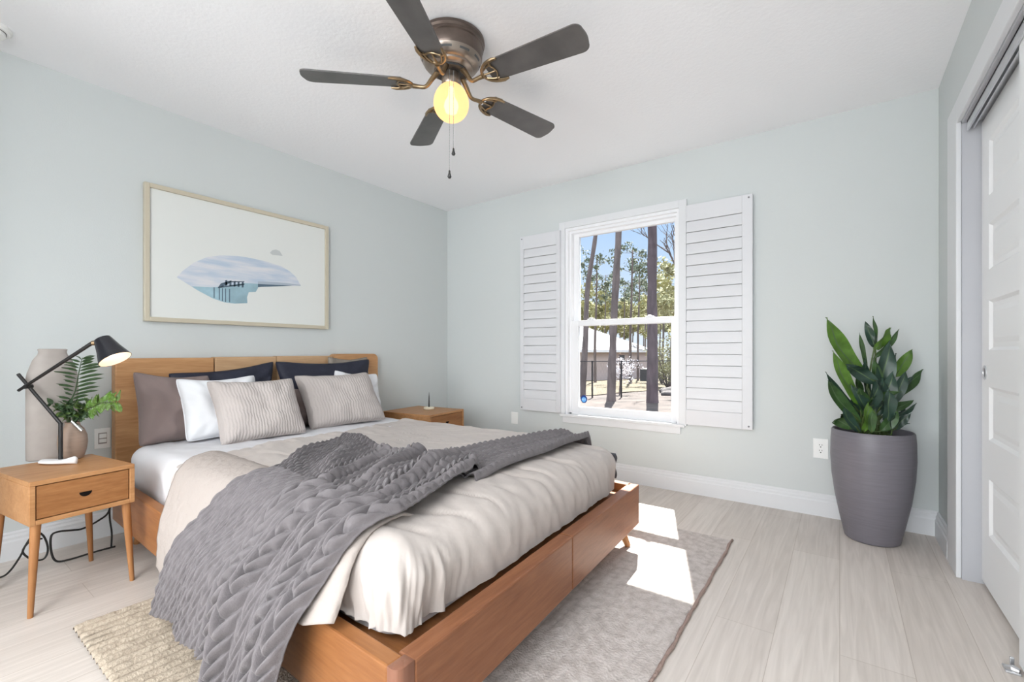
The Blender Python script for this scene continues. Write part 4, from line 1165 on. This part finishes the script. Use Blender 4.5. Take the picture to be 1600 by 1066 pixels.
# tall taupe bottle vase and round clay vase behind the lamp
BV = V((-2.940, 0.452, 0.512))
bm = NEW()
lathe(bm, [(0.078, 0.0), (0.086, 0.004), (0.087, 0.02), (0.087, 0.370), (0.083, 0.395), (0.066, 0.452), (0.050, 0.478), (0.047, 0.490), (0.050, 0.502), (0.044, 0.505), (0.040, 0.47)], BV, 48, caps=False)
bmesh.ops.scale(bm, vec=(0.40, 1, 1), verts=bm.verts, space=Matrix.Translation(-BV))
tb = tag(obj('tall_vase', bm, M_TAUPE, loc=BV, smooth='auto'), 'tall taupe stoneware bottle behind the lamp on the left nightstand', 'vase')
CV = V((-2.862, 0.505, 0.512))
bm = NEW()
lathe(bm, [(0.040, 0.0), (0.048, 0.004), (0.060, 0.040), (0.0655, 0.080), (0.063, 0.115), (0.050, 0.148), (0.034, 0.166), (0.032, 0.178), (0.036, 0.184), (0.030, 0.182), (0.027, 0.165)], CV, 44, caps=False)
bmesh.ops.scale(bm, vec=(0.80, 0.80, 0.92), verts=bm.verts, space=Matrix.Translation(-CV))
cv = tag(obj('round_vase', bm, M_CLAY, loc=CV, smooth='auto'), 'round brown clay vase holding greenery behind the lamp', 'vase')
bm = NEW(); tube(bm, [CV + V((0.030, -0.008, 0.176)), CV + V((0.050, 0.022, 0.130))], [0.0075, 0.008], 12); q = obj('spout_tag', bm, M_SILVER, cv, smooth='auto'); q['label'] = 'silver tag at the rim'

def leaf(bm, base, tip, wdt, side, arch=0.0, fold=0.25, n=8, mi=0, curl=0.0, wide=0.5, rib_mi=None):
    """leaf blade from base to tip; side = approximate width direction"""
    base, tip = V(base), V(tip); d = tip - base; L = d.length; dn = d.normalized()
    s = V(side); s = (s - dn * s.dot(dn)).normalized(); up = s.cross(dn).normalized()
    rows = []
    for i in range(n + 1):
        t = i / n
        c = base + d * t + up * (arch * L * math.sin(PI * t) - curl * L * t ** 3)
        wv = wdt / 2 * (math.sin(PI * min(1, t ** (wide / 0.5 * 0.85) + 0.0)) ** 0.75 if 0 < t < 1 else 0.02)
        rows.append([bm.verts.new(c + s * wv * a + up * (fold * wv * abs(a)) + up * 0.10 * wdt * math.sin(t * 9 + a * 2)) for a in (-1, -0.5, -0.08, 0.08, 0.5, 1)])
    for i in range(n):
        for j in range(5):
            f = bm.faces.new((rows[i][j], rows[i + 1][j], rows[i + 1][j + 1], rows[i][j + 1]))
            f.material_index = rib_mi if (j == 2 and rib_mi is not None) else mi
    return bm
VM = CV + V((0, 0, 0.165))
CAMR = V((0.810, 0.586, 0)); CAMB = V((0.586, -0.810, 0))
# fern frond
fern = root('fern_frond', VM, 'upright fern frond in the round clay vase', 'fern')
st_pts = [VM + V((0, 0, -0.10)), VM + CAMR * -0.020 + V((0, 0, 0.06)), VM + CAMR * 0.012 + V((0, 0, 0.145)), VM + CAMR * 0.030 + V((0, 0, 0.235)), VM + CAMR * 0.045 + V((0, 0, 0.30))]
bm = NEW(); tube(bm, st_pts, [0.003, 0.0028, 0.0025, 0.002, 0.001], 8, smooth_pts=4); obj('stem', bm, M_FERN, fern, smooth=True)
bm = NEW()
for i in range(13):
    t = 0.34 + 0.63 * i / 12
    x = t * (len(st_pts) - 1); k = min(int(x), len(st_pts) - 2); c = st_pts[k].lerp(st_pts[k + 1], x - k)
    L = 0.115 * math.sin(PI * (0.25 + 0.62 * i / 12))
    for sd_ in (-1, 1):
        tip = c + CAMR * sd_ * L + V((0, 0, 0.012 + 0.10 * L * (1 if sd_ > 0 else 0.4))) + CAMB * 0.02 * math.sin(i * 2)
        leaf(bm, c, tip, 0.014, V((0, 0, 1)) + CAMB * 0.7, arch=0.06 * sd_, n=6)
obj('fronds', bm, M_FERN, fern)
# leafy branch reaching right
br = root('leafy_branch', VM, 'leafy green sprig reaching right from the round clay vase', 'sprig')
bp = [VM + V((0, 0, -0.10)), VM + CAMR * 0.02 + V((0, 0, 0.035)), VM + CAMR * 0.085 + V((0, 0, 0.070)), VM + CAMR * 0.155 + V((0, 0, 0.095)) + CAMB * 0.02, VM + CAMR * 0.232 + V((0, 0, 0.098)) + CAMB * 0.03]
bm = NEW(); tube(bm, bp, [0.003, 0.0028, 0.0025, 0.002, 0.001], 8, smooth_pts=4); obj('stem', bm, M_STEMG, br, smooth=True)
bm = NEW(); rnd = random.Random(3)
for i in range(15):
    t = 0.42 + 0.58 * i / 14; x = t * (len(bp) - 1); k = min(int(x), len(bp) - 2); c = bp[k].lerp(bp[k + 1], x - k)
    for sd_ in (-1, 1):
        d = CAMR * rnd.uniform(0.006, 0.034) + V((0, 0, sd_ * rnd.uniform(0.030, 0.056))) + CAMB * rnd.uniform(-0.025, 0.025)
        leaf(bm, c, c + d, rnd.uniform(0.015, 0.022), CAMR + CAMB * rnd.uniform(-.4, .4), n=5, mi=rnd.choice((0, 0, 1)), wide=0.45)
obj('leaves', bm, [M_SPRIG, M_LEAF_L], br)
# bushy sprig low in the vase
bu = root('bushy_sprig', VM, 'bushy dark green sprig filling the mouth of the round clay vase', 'sprig')
bm = NEW()
ends = []
for i in range(11):
    a = i * 0.7; e = VM + CAMR * (0.085 * math.cos(a) - 0.018) + CAMB * 0.050 * math.sin(a * 1.7) + V((0, 0, 0.010 + 0.075 * abs(math.sin(a * 1.1 + 0.4))))
    tube(bm, [VM + V((0, 0, -0.08)), VM.lerp(e, 0.4) + V((0, 0, 0.02)), e], [0.002, 0.0016, 0.001], 6); ends.append(e)
obj('stem', bm, M_STEMG, bu, smooth=True)
bm = NEW()
for e in ends:
    for q in range(17):
        c = VM.lerp(e, rnd.uniform(0.35, 1.0)) + V((0, 0, 0.012))
        d = V((rnd.uniform(-1, 1), rnd.uniform(-1, 1), rnd.uniform(-0.7, 1))).normalized() * rnd.uniform(0.026, 0.044)
        leaf(bm, c, c + d, rnd.uniform(0.013, 0.020), V((rnd.uniform(-1, 1), rnd.uniform(-1, 1), rnd.uniform(-1, 1))), n=4, mi=rnd.choice((0, 0, 1)))
obj('leaves', bm, [M_FERN, M_SPRIG], bu)

# cords behind the nightstand
def cord(pts, label, rad=0.004):
    bm = NEW(); tube(bm, pts, rad, 8, smooth_pts=6); tag(obj('power_cord', bm, M_CORD, loc=pts[0], smooth=True), label, 'cord', 'black cords behind the left nightstand')
xw = -2.985
cord([(xw - 0.05, 0.235, 0.005), (xw - 0.02, 0.295, 0.006), (xw, 0.323, 0.029), (xw, 0.356, 0.085), (xw, 0.372, 0.128), (xw, 0.402, 0.174), (xw, 0.429, 0.150), (xw, 0.443, 0.086), (xw + 0.004, 0.429, 0.046), (xw + 0.006, 0.392, 0.057), (xw + 0.006, 0.362, 0.104), (xw + 0.004, 0.388, 0.143), (xw, 0.425, 0.140)], 'black cord curled in a loose loop behind the left nightstand')
cord([(xw, 0.675, 0.30), (xw, 0.66, 0.20), (xw, 0.623, 0.166), (xw, 0.564, 0.143), (xw, 0.524, 0.147), (xw, 0.480, 0.155), (xw, 0.454, 0.142), (xw, 0.454, 0.070), (xw, 0.471, 0.019), (xw, 0.519, 0.010), (xw, 0.611, 0.014), (xw, 0.685, 0.014)], 'black cord bent in a square turn behind the left nightstand, nearest the bed', 0.0045)
cord([(xw - 0.03, 0.690, 0.34), (xw - 0.03, 0.672, 0.25), (xw - 0.03, 0.670, 0.16), (xw - 0.03, 0.678, 0.077), (xw - 0.03, 0.676, 0.008)], 'black cord hanging straight down between nightstand and bed')

# ------------------------------------------------------------------ potted plant
PC = V((0.140, 3.105, 0))
pp = root('potted_plant', PC, 'tall mauve-grey planter with a leafy green plant in the corner by the closet', 'plant')
bm = NEW()
prof = [(0.001, 0.0), (0.112, 0.0), (0.120, 0.006), (0.140, 0.10), (0.163, 0.22), (0.178, 0.34), (0.1835, 0.44), (0.182, 0.53), (0.178, 0.578), (0.174, 0.584), (0.166, 0.580), (0.164, 0.53), (0.001, 0.52)]
lathe(bm, prof, PC, 64, caps=False); obj('planter', bm, M_POT, pp, smooth='auto')
bm = NEW(); lathe(bm, [(0.1645, 0.548), (0.10, 0.556), (0.001, 0.560)], PC, 32, caps=False); obj('soil', bm, M_SOIL, pp, smooth=True)
# helper plane through the plant, facing the camera's side of the room
PD = 2.44
def pw(px, py, dd=0.0):
    """photo position -> world, on a vertical plane through the pot (used once to read off leaf tips)"""
    d = PD + dd; u = (px - 800) / F_PX; v = (551 - py) / F_PX
    return V(((-0.586 + 0.810 * u) * d, (0.810 + 0.586 * u) * d, 1.0 + v * d))
LV = [  # base px, tip px, width m, depth offset of base / tip, material (0 dark 1 light 2 mid), arch
    ((1352, 594), (1291, 496), 0.085, 0.02, -0.02, 1, 0.08), ((1344, 634), (1301, 548), 0.060, -0.02, -0.06, 1, 0.05),
    ((1345, 662), (1293, 594), 0.058, -0.04, -0.10, 2, 0.10), ((1348, 650), (1290, 581), 0.040, 0.02, 0.0, 0, 0.08),
    ((1368, 545), (1352, 502), 0.040, 0.05, 0.06, 0, 0.0), ((1368, 545), (1364, 494), 0.030, 0.04, 0.05, 2, 0.02),
    ((1366, 546), (1391, 512), 0.062, 0.0, 0.02, 1, 0.05), ((1366, 560), (1405, 514), 0.030, 0.02, 0.03, 2, -0.08),
    ((1354, 575), (1343, 520), 0.026, 0.03, 0.03, 2, 0.02), ((1398, 590), (1426, 546), 0.055, 0.02, 0.04, 1, 0.04),
    ((1395, 622), (1442, 577), 0.055, 0.02, 0.05, 2, 0.04), ((1398, 612), (1428, 588), 0.03, 0.0, 0.0, 0, 0.0),
    ((1372, 600), (1322, 570), 0.062, -0.04, -0.07, 0, 0.12), ((1364, 640), (1390, 532), 0.085, -0.02, 0.0, 0, 0.06),
    ((1366, 620), (1384, 552), 0.058, 0.06, 0.08, 0, -0.05), ((1386, 600), (1400, 552), 0.04, 0.05, 0.07, 0, 0.0),
    ((1350, 650), (1370, 594), 0.070, -0.08, -0.10, 0, 0.10), ((1368, 650), (1395, 580), 0.070, -0.05, -0.05, 0, 0.10),
    ((1342, 660), (1330, 615), 0.050, 0.04, 0.05, 0, 0.0), ((1384, 640), (1412, 600), 0.045, 0.06, 0.08, 0, 0.05),
    ((1392, 640), (1428, 626), 0.040, -0.02, -0.03, 2, 0.10), ((1392, 650), (1432, 630), 0.030, 0.0, 0.0, 0, 0.12),
    ((1352, 640), (1410, 612), 0.050, -0.11, -0.13, 2, 0.18), ((1376, 674), (1404, 642), 0.050, -0.08, -0.10, 2, 0.10),
    ((1388, 676), (1422, 662), 0.045, -0.02, -0.03, 0, 0.20), ((1350, 674), (1356, 628), 0.058, -0.10, -0.12, 1, 0.06),
    ((1362, 676), (1364, 640), 0.040, -0.12, -0.13, 2, 0.05), ((1336, 672), (1303, 660), 0.050, -0.04, -0.09, 2, 0.30),
    ((1346, 670), (1314, 648), 0.045, 0.02, 0.0, 2, 0.25), ((1380, 630), (1370, 575), 0.065, 0.08, 0.10, 0, 0.0),
    ((1346, 640), (1338, 585), 0.055, 0.10, 0.12, 2, 0.0), ((1402, 660), (1414, 628), 0.035, 0.06, 0.07, 0, 0.0),
    ((1360, 630), (1352, 560), 0.055, 0.0, 0.02, 0, 0.06), ((1378, 620), (1366, 560), 0.050, -0.03, -0.03, 2, 0.04), ((1392, 634), (1416, 580), 0.050, -0.04, -0.03, 0, 0.08),
    ((1358, 660), (1328, 600), 0.055, -0.02, -0.05, 0, 0.10), ((1384, 660), (1388, 606), 0.060, -0.09, -0.10, 0, 0.08), ((1366, 660), (1342, 606), 0.060, -0.06, -0.08, 2, 0.10),
    ((1374, 640), (1378, 590), 0.060, -0.07, -0.06, 0, 0.06), ((1396, 672), (1424, 646), 0.040, -0.04, -0.06, 0, 0.10), ((1344, 676), (1318, 636), 0.045, -0.06, -0.08, 0, 0.12), ((1392, 680), (1400, 646), 0.045, -0.10, -0.12, 0, 0.1)]
bm = NEW(); bs = NEW(); rnd = random.Random(11)
for (b, t, wd, d0, d1, mi, ar) in LV:
    p0, p1 = pw(*b, d0), pw(*t, d1)
    sd_ = CAMR * abs(p1.z - p0.z) + V((0, 0, 1)) * (-1 if p1.dot(CAMR) > p0.dot(CAMR) else 1) * abs((p1 - p0).dot(CAMR)) + CAMB * rnd.uniform(-0.10, 0.10)
    leaf(bm, p0, p1, wd * 1.12, sd_, arch=ar * (1 if rnd.random() < .5 else -1), fold=0.30, n=12, mi=mi, wide=0.46, rib_mi=3)
    foot = PC + V((rnd.uniform(-0.06, 0.06), rnd.uniform(-0.06, 0.06), 0.545))
    tube(bs, [foot, foot.lerp(p0, 0.6) + V((0, 0, 0.01)), p0, p0.lerp(p1, 0.25)], [0.0055, 0.005, 0.004, 0.002], 6, smooth_pts=3)
obj('foliage', bm, [M_LEAF_D, M_LEAF_L, M_LEAF_M, M_LEAF_R], pp, smooth=True)
obj('stems', bs, M_STEMG, pp, smooth=True)

# ------------------------------------------------------------------ outdoors
def ground_z(x, y):
    d = -0.586 * x + 0.810 * y
    return -0.50 - 0.036 * max(0, d - 14) + 0.04 * NZ(x * 0.5, y * 0.5)
bm = NEW()
grid(bm, lambda u, v: V((lerp(-70, 40, u), lerp(YB + 0.3, 140, v ** 1.6), ground_z(lerp(-70, 40, u), lerp(YB + 0.3, 140, v ** 1.6)))), 60, 60)
struct('ground', bm, M_LITTER, smooth=True)
bm = NEW()
grid(bm, lambda u, v: (lambda x, y: V((x, y, ground_z(x, y) + 0.03)))(lerp(-26, -7.5, u) + 3.5 * v, lerp(15.2, 48, v)), 30, 30)
o = struct('lawn', bm, M_STRAW, smooth=True)

def tree(name, base, tops, r0, r1, label, group, bark, crown=None, leafm=None, branches=0, seed=1, nleaf=300, leafsize=0.12, flare=1.4):
    rr = random.Random(seed); base = V(base)
    r = root(name, base, label, 'tree', group)
    pts = [base - V((0, 0, 0.15))] + [base + V((0, 0, 0.15))] + [V(t) for t in tops]; n = len(pts)
    rad = [r0 * flare, r0 * 1.12] + [lerp(r0, r1, (i + 1) / (n - 2)) for i in range(n - 2)]
    bm = NEW(); tube(bm, pts, rad, 12, smooth_pts=5)
    for v in bm.verts: v.co += V((NZ(v.co.x * 7, v.co.y * 7, v.co.z * 2), NZ(v.co.x * 7 + 9, v.co.y * 7, v.co.z * 2), 0)) * r0 * 0.22
    if crown:
        (cc, rx, rz) = crown; cc = V(cc)
        bl2 = NEW(); top = V(tops[-1])
        for i in range(branches):
            t = rr.uniform(0.15, 1.0)
            s = V((lerp(tops[0][0], top.x, t), lerp(tops[0][1], top.y, t), max(cc.z - rz, lerp(tops[0][2], top.z, t))))
            s = top + (V(tops[max(0, len(tops) - 2)]) - top) * rr.uniform(0, 0.95)
            a = rr.uniform(0, 2 * PI); L = rx * rr.uniform(0.5, 1.0)
            e = s + V((math.cos(a) * L, math.sin(a) * L, rr.uniform(-0.05, 0.5) * L))
            m_ = s.lerp(e, 0.5) + V((0, 0, -0.06 * L))
            tube(bm, [s, m_, e], [r1 * 0.45, r1 * 0.28, r1 * 0.10], 5)
            for q in range(nleaf // max(1, branches)):
                c = m_.lerp(e, rr.uniform(0.1, 1.1)) + V((rr.gauss(0, 1), rr.gauss(0, 1), rr.gauss(0, 0.8))) * L * 0.13
                d = V((rr.uniform(-1, 1), rr.uniform(-1, 1), rr.uniform(-1, 1))).normalized(); s2 = d.orthogonal().normalized()
                z = leafsize * rr.uniform(0.6, 1.3)
                bl2.faces.new([bl2.verts.new(c + d * z * k1 + s2 * z * 0.45 * k2) for k1, k2 in ((-1, 0), (0, -1), (1, 0), (0, 1))])
        obj('foliage', bl2, leafm, r)
    obj('trunk', bm, bark, r, smooth=True)
    return r
TG = 'pine trees outside the window'
tree('pine_tree', (-7.59, 14.87, ground_z(-7.59, 14.87)), [(-7.50, 14.95, 1.6), (-7.44, 14.98, 3.35), (-7.20, 15.17, 5.35), (-7.05, 15.2, 7.5)], 0.115, 0.06, 'thin leaning pine trunk at the left of the window view', TG, M_BARK2, ((-7.1, 15.2, 6.4), 1.5, 1.2), M_NEEDLE2, 9, 5, 620, 0.055)
tree('pine_tree', (-5.72, 13.14, ground_z(-5.72, 13.14)), [(-5.68, 13.17, 1.0), (-5.64, 13.2, 2.4), (-5.53, 13.28, 4.97), (-5.45, 13.3, 9)], 0.125, 0.09, 'middle pine trunk rising behind the meeting rail of the window', TG, M_BARK2)
tree('pine_tree', (-4.53, 13.39, ground_z(-4.53, 13.39)), [(-4.53, 13.39, 2), (-4.54, 13.40, 5), (-4.54, 13.40, 10)], 0.150, 0.125, 'thickest dark straight pine trunk at the right of the window view', TG, M_BARK, flare=1.6)
def at(px, d):
    u = (px - 800) / F_PX; return V(((-0.586 + 0.810 * u) * d, (0.810 + 0.586 * u) * d, 0))
def zat(py, d): return 1.0 + (551 - py) / F_PX * d
# bare branching tree at the upper right
p = at(1074, 19.5); bt = root('bare_tree', (p.x, p.y, ground_z(p.x, p.y)), 'bare forked tree reaching in at the upper right of the window view', 'tree', TG)
bm = NEW(); b0 = V((p.x, p.y, ground_z(p.x, p.y)))
tube(bm, [b0, V((p.x, p.y, zat(470, 19.5))), V((p.x, p.y, zat(430, 19.5)))], [0.13, 0.10, 0.09], 8); obj('trunk', bm, M_BARK2, bt, smooth=True)
bm = NEW(); rr = random.Random(21)
def twig(a, b, r, lvl):
    m_ = a.lerp(b, 0.5) + V((rr.uniform(-1, 1), rr.uniform(-1, 1), rr.uniform(-0.3, 1))) * (b - a).length * 0.07
    tube(bm, [a, m_, b], [r, r * 0.75, r * 0.45], 5)
    if lvl > 0:
        for k in range(4):
            s = a.lerp(b, rr.uniform(0.3, 1.0)); d = (b - a).normalized() + V((rr.uniform(-1, 1), rr.uniform(-1, 1), rr.uniform(-0.5, 1))) * 0.8
            twig(s, s + d.normalized() * (b - a).length * rr.uniform(0.4, 0.65), r * 0.45, lvl - 1)
def tip(px, py): q = at(px, 19.5); return V((q.x, q.y, zat(py, 19.5)))
twig(tip(1072, 440), tip(1040, 384), 0.055, 2); twig(tip(1060, 420), tip(1052, 352), 0.04, 2); twig(tip(1045, 395), tip(1000, 362), 0.03, 2)
twig(tip(1074, 440), tip(1066, 360), 0.05, 2)
obj('branches', bm, M_BARK2, bt)
# far thin pines and spring trees
spec = [(930, 32, 400, 0.10, 'p'), (945, 62, 430, 0.12, 'p'), (985, 30, 392, 0.10, 'p'), (997, 38, 410, 0.10, 'p'), (1008, 52, 430, 0.12, 'p'), (975, 60, 440, 0.13, 'p'), (918, 72, 446, 0.14, 's'), (1035, 34, 450, 0.11, 's'), (1060, 27, 430, 0.12, 's'), (952, 66, 470, 0.15, 's'), (1022, 62, 462, 0.14, 's'), (897, 80, 455, 0.15, 's'), (988, 70, 480, 0.15, 's'), (1075, 48, 420, 0.14, 's'), (912, 90, 488, 0.15, 's'), (930, 82, 478, 0.15, 's'), (968, 80, 482, 0.15, 's'), (1005, 84, 478, 0.15, 's'), (1030, 46, 488, 0.12, 's'), (1048, 40, 470, 0.12, 's'), (1063, 58, 462, 0.14, 's'), (945, 100, 490, 0.16, 's'), (1018, 106, 488, 0.16, 's'), (985, 96, 490, 0.16, 's')]
for i, (px, d, py, r0, kd) in enumerate(spec):
    p = at(px, d); gz = ground_z(p.x, p.y); zt = zat(py, d); hgt = zt - gz
    low = gz + hgt * (0.35 if kd == 'p' else 0.15)
    where = 'left of the thin leaning trunk' if px < 925 else ('between the leaning trunk and the middle trunk' if px < 957 else ('between the middle and the thickest trunk' if px < 1012 else 'right of the thickest trunk'))
    lab = ('slim distant pine %d m tall ' % 0 if False else ('slim distant pine with sparse needles ' if kd == 'p' else 'distant spring tree with pale yellow-green leaves ')) + where
    tree('pine_tree' if kd == 'p' else 'spring_tree', (p.x, p.y, gz), [(p.x, p.y, low), (p.x + 0.1, p.y, (low + zt) / 2), (p.x + 0.15, p.y, zt)], r0, 0.04, lab, 'distant trees seen through the window', M_BARK2,
         ((p.x, p.y, (low + zt) / 2), hgt * (0.16 if kd == 'p' else 0.30), hgt / 2), M_NEEDLE if kd == 'p' else M_SPRING, 16 if kd == 'p' else 14, 40 + i, 700 if kd == 'p' else 1300, (0.11 if kd == 'p' else 0.16) * max(1.0, d / 38))
# bushes on the right
for i, (px, d, hh) in enumerate([(1045, 23.0, 2.7), (1034, 29.5, 2.9), (1067, 22.0, 2.5)]):
    p = at(px, d); gz = ground_z(p.x, p.y); rr = random.Random(60 + i)
    r = root('bush', (p.x, p.y, gz), ['pale green bush just right of the thickest trunk', 'pale green bush farthest back on the right of the window view', 'pale green bush at the right edge of the window view'][i], 'bush', 'bushes outside the window')
    bm = NEW(); bl2 = NEW()
    for k in range(20):
        a = rr.uniform(0, 2 * PI); e = V((p.x + math.cos(a) * hh * 0.33, p.y + math.sin(a) * hh * 0.33, gz + hh * rr.uniform(0.4, 1.0)))
        tube(bm, [(p.x, p.y, gz - 0.05), V((p.x, p.y, gz)).lerp(e, 0.5), e], [0.03, 0.018, 0.006], 5)
        for q in range(60):
            c = V((p.x, p.y, gz + 0.1)).lerp(e, rr.uniform(0.35, 1.05)) + V((rr.gauss(0, 1), rr.gauss(0, 1), rr.gauss(0, 1))) * 0.14
            dd = V((rr.uniform(-1, 1), rr.uniform(-1, 1), rr.uniform(-1, 1))).normalized(); s2 = dd.orthogonal().normalized(); z = rr.uniform(0.03, 0.075)
            bl2.faces.new([bl2.verts.new(c + dd * z * k1 + s2 * z * 0.5 * k2) for k1, k2 in ((-1, 0), (0, -1), (1, 0), (0, 1))])
    obj('stems', bm, M_BARK2, r); obj('foliage', bl2, M_SPRING, r)
# blossoming shrub
p = at(968, 17.5); gz = ground_z(p.x, p.y); rr = random.Random(9)
r = root('blossom_tree', (p.x, p.y, gz), 'small tree covered in white blossom in front of the neighbouring house', 'tree')
bm = NEW(); bl2 = NEW()
tube(bm, [(p.x, p.y, gz - 0.1), (p.x + 0.03, p.y, gz + 0.5), (p.x, p.y, gz + 1.6)], [0.035, 0.028, 0.012], 8)
for k in range(22):
    a = rr.uniform(0, 2 * PI); L = rr.uniform(0.3, 0.72); s = V((p.x, p.y, gz + rr.uniform(0.45, 1.3))); e = s + V((math.cos(a) * L, math.sin(a) * L, rr.uniform(-0.05, 0.4)))
    tube(bm, [s, s.lerp(e, .5), e], [0.010, 0.006, 0.003], 5)
    for q in range(34):
        c = s.lerp(e, rr.uniform(0.3, 1.05)) + V((rr.gauss(0, 1), rr.gauss(0, 1), rr.gauss(0, 1))) * 0.06
        dd = V((rr.uniform(-1, 1), rr.uniform(-1, 1), rr.uniform(-1, 1))).normalized(); s2 = dd.orthogonal().normalized(); z = rr.uniform(0.015, 0.040)
        bl2.faces.new([bl2.verts.new(c + dd * z * k1 + s2 * z * 0.9 * k2) for k1, k2 in ((-1, 0), (0, -1), (1, 0), (0, 1))])
obj('trunk', bm, M_BARK2, r); obj('blossom', bl2, M_BLOSSOM, r)
# neighbouring house
W0 = V((-16.81, 29.8)); W1 = V((-16.94, 49.45)); wd2 = V((-12, 0))
hs = root('house', (-22.8, 39.6, -1.6), 'low pinkish-beige house with a pale hipped roof beyond the fence', 'house')
bm = NEW(); prism(bm, [(W0.x, W0.y), (W1.x, W1.y), (W1.x + wd2.x, W1.y), (W0.x + wd2.x, W0.y)], -2.6, 1.35); obj('walls', bm, M_HOUSEW, hs)
bm = NEW(); ez = 1.22; ov_ = 0.5
e = [bm.verts.new(c) for c in ((W0.x + ov_, W0.y - ov_, ez), (W1.x + ov_, W1.y + ov_, ez), (W1.x - 12 - ov_, W1.y + ov_, ez), (W0.x - 12 - ov_, W0.y - ov_, ez))]
rd = [bm.verts.new((-22.9, 36.2, 4.1)), bm.verts.new((-22.9, 43.2, 4.1))]
bm.faces.new((e[0], e[1], rd[1], rd[0])); bm.faces.new((e[2], e[3], rd[0], rd[1])); bm.faces.new((e[1], e[2], rd[1])); bm.faces.new((e[3], e[0], rd[0])); bm.faces.new(e[::-1])
obj('roof', bm, M_ROOF, hs)
bm = NEW(); prism(bm, [(W0.x + ov_ + .02, W0.y - ov_), (W1.x + ov_ + .02, W1.y + ov_), (W1.x + ov_ - .04, W1.y + ov_), (W0.x + ov_ - .04, W0.y - ov_)], 1.02, 1.24); obj('fascia', bm, M_VINYL, hs)
bm = NEW(); box(bm, (W0.x, 40.5, -0.2), (W0.x + 0.03, 41.7, 0.75)); obj('house_window', bm, M_ACGREY, hs)
# dark air-conditioning unit by the house corner
p = at(1011, 36); gz = ground_z(p.x, p.y)
ac = root('outdoor_unit', (p.x, p.y, gz), 'dark square outdoor unit at the right end of the house wall', 'air conditioner')
bm = NEW(); box(bm, (p.x - 0.42, p.y - 0.42, gz), (p.x + 0.42, p.y + 0.42, gz + 1.0), 0.03); obj('cabinet', bm, M_ACGREY, ac)
bm = NEW(); lathe(bm, [(0.36, 1.0), (0.36, 1.03), (0.30, 1.05), (0.001, 1.06)], (p.x, p.y, gz), 20); obj('fan_grille', bm, M_FENCE, ac)
# chain-link fence
fpts = [at(880, 15.2), at(925.6, 15.4), at(971, 15.7), at(1020, 16.2), at(1066, 16.8), at(1120, 17.5)]
fn = root('chain_fence', (fpts[1].x, fpts[1].y, ground_z(fpts[1].x, fpts[1].y)), 'low dark chain-link fence crossing the yard outside the window', 'fence')
bmr = NEW(); bmw = NEW()
for i, p in enumerate(fpts):
    gz = ground_z(p.x, p.y); bm = NEW(); tube(bm, [(p.x, p.y, gz - 0.1), (p.x, p.y, 0.72)], 0.030, 8); obj('post', bm, M_FENCE, fn)
    if i:
        q = fpts[i - 1]; tube(bmr, [(q.x, q.y, 0.70), (p.x, p.y, 0.70)], 0.016, 6)
        n = 26; g0 = ground_z(q.x, q.y) + 0.05
        for k in range(n):
            for dz in (1, -1):
                a = k / n; b = min(1, (k + 5) / n) ; z0_, z1_ = (g0, 0.69) if dz > 0 else (0.69, g0)
                z1b = lerp(z0_, z1_, (b - a) * n / 5)
                pa = V((lerp(q.x, p.x, a), lerp(q.y, p.y, a), z0_)); pb = V((lerp(q.x, p.x, b), lerp(q.y, p.y, b), z1b)); tube(bmw, [pa, pb], 0.0016, 3, cap=False)
obj('top_rail', bmr, M_FENCE, fn); obj('wire_mesh', bmw, M_FENCE, fn)
# rocks at the lower right of the view
for i, (px, d, s) in enumerate([(1041, 18.9, 0.24), (1050, 18.0, 0.32), (1060, 19.0, 0.26), (1044, 16.8, 0.2)]):
    p = at(px, d); bm = NEW(); bmesh.ops.create_icosphere(bm, subdivisions=3, radius=s)
    for v in bm.verts: v.co = V((v.co.x * 1.3, v.co.y, v.co.z * 0.7)) * (1 + 0.3 * NZ(v.co.x * 3 / s * .3 + i, v.co.y * 3, v.co.z * 3)) + V((p.x, p.y, ground_z(p.x, p.y) + s * 0.25))
    tag(obj('rock', bm, M_ROCK, loc=(p.x, p.y, ground_z(p.x, p.y)), smooth=True), 'grey rock in the small heap right of the thickest pine trunk', 'rock', 'heap of rocks outside')
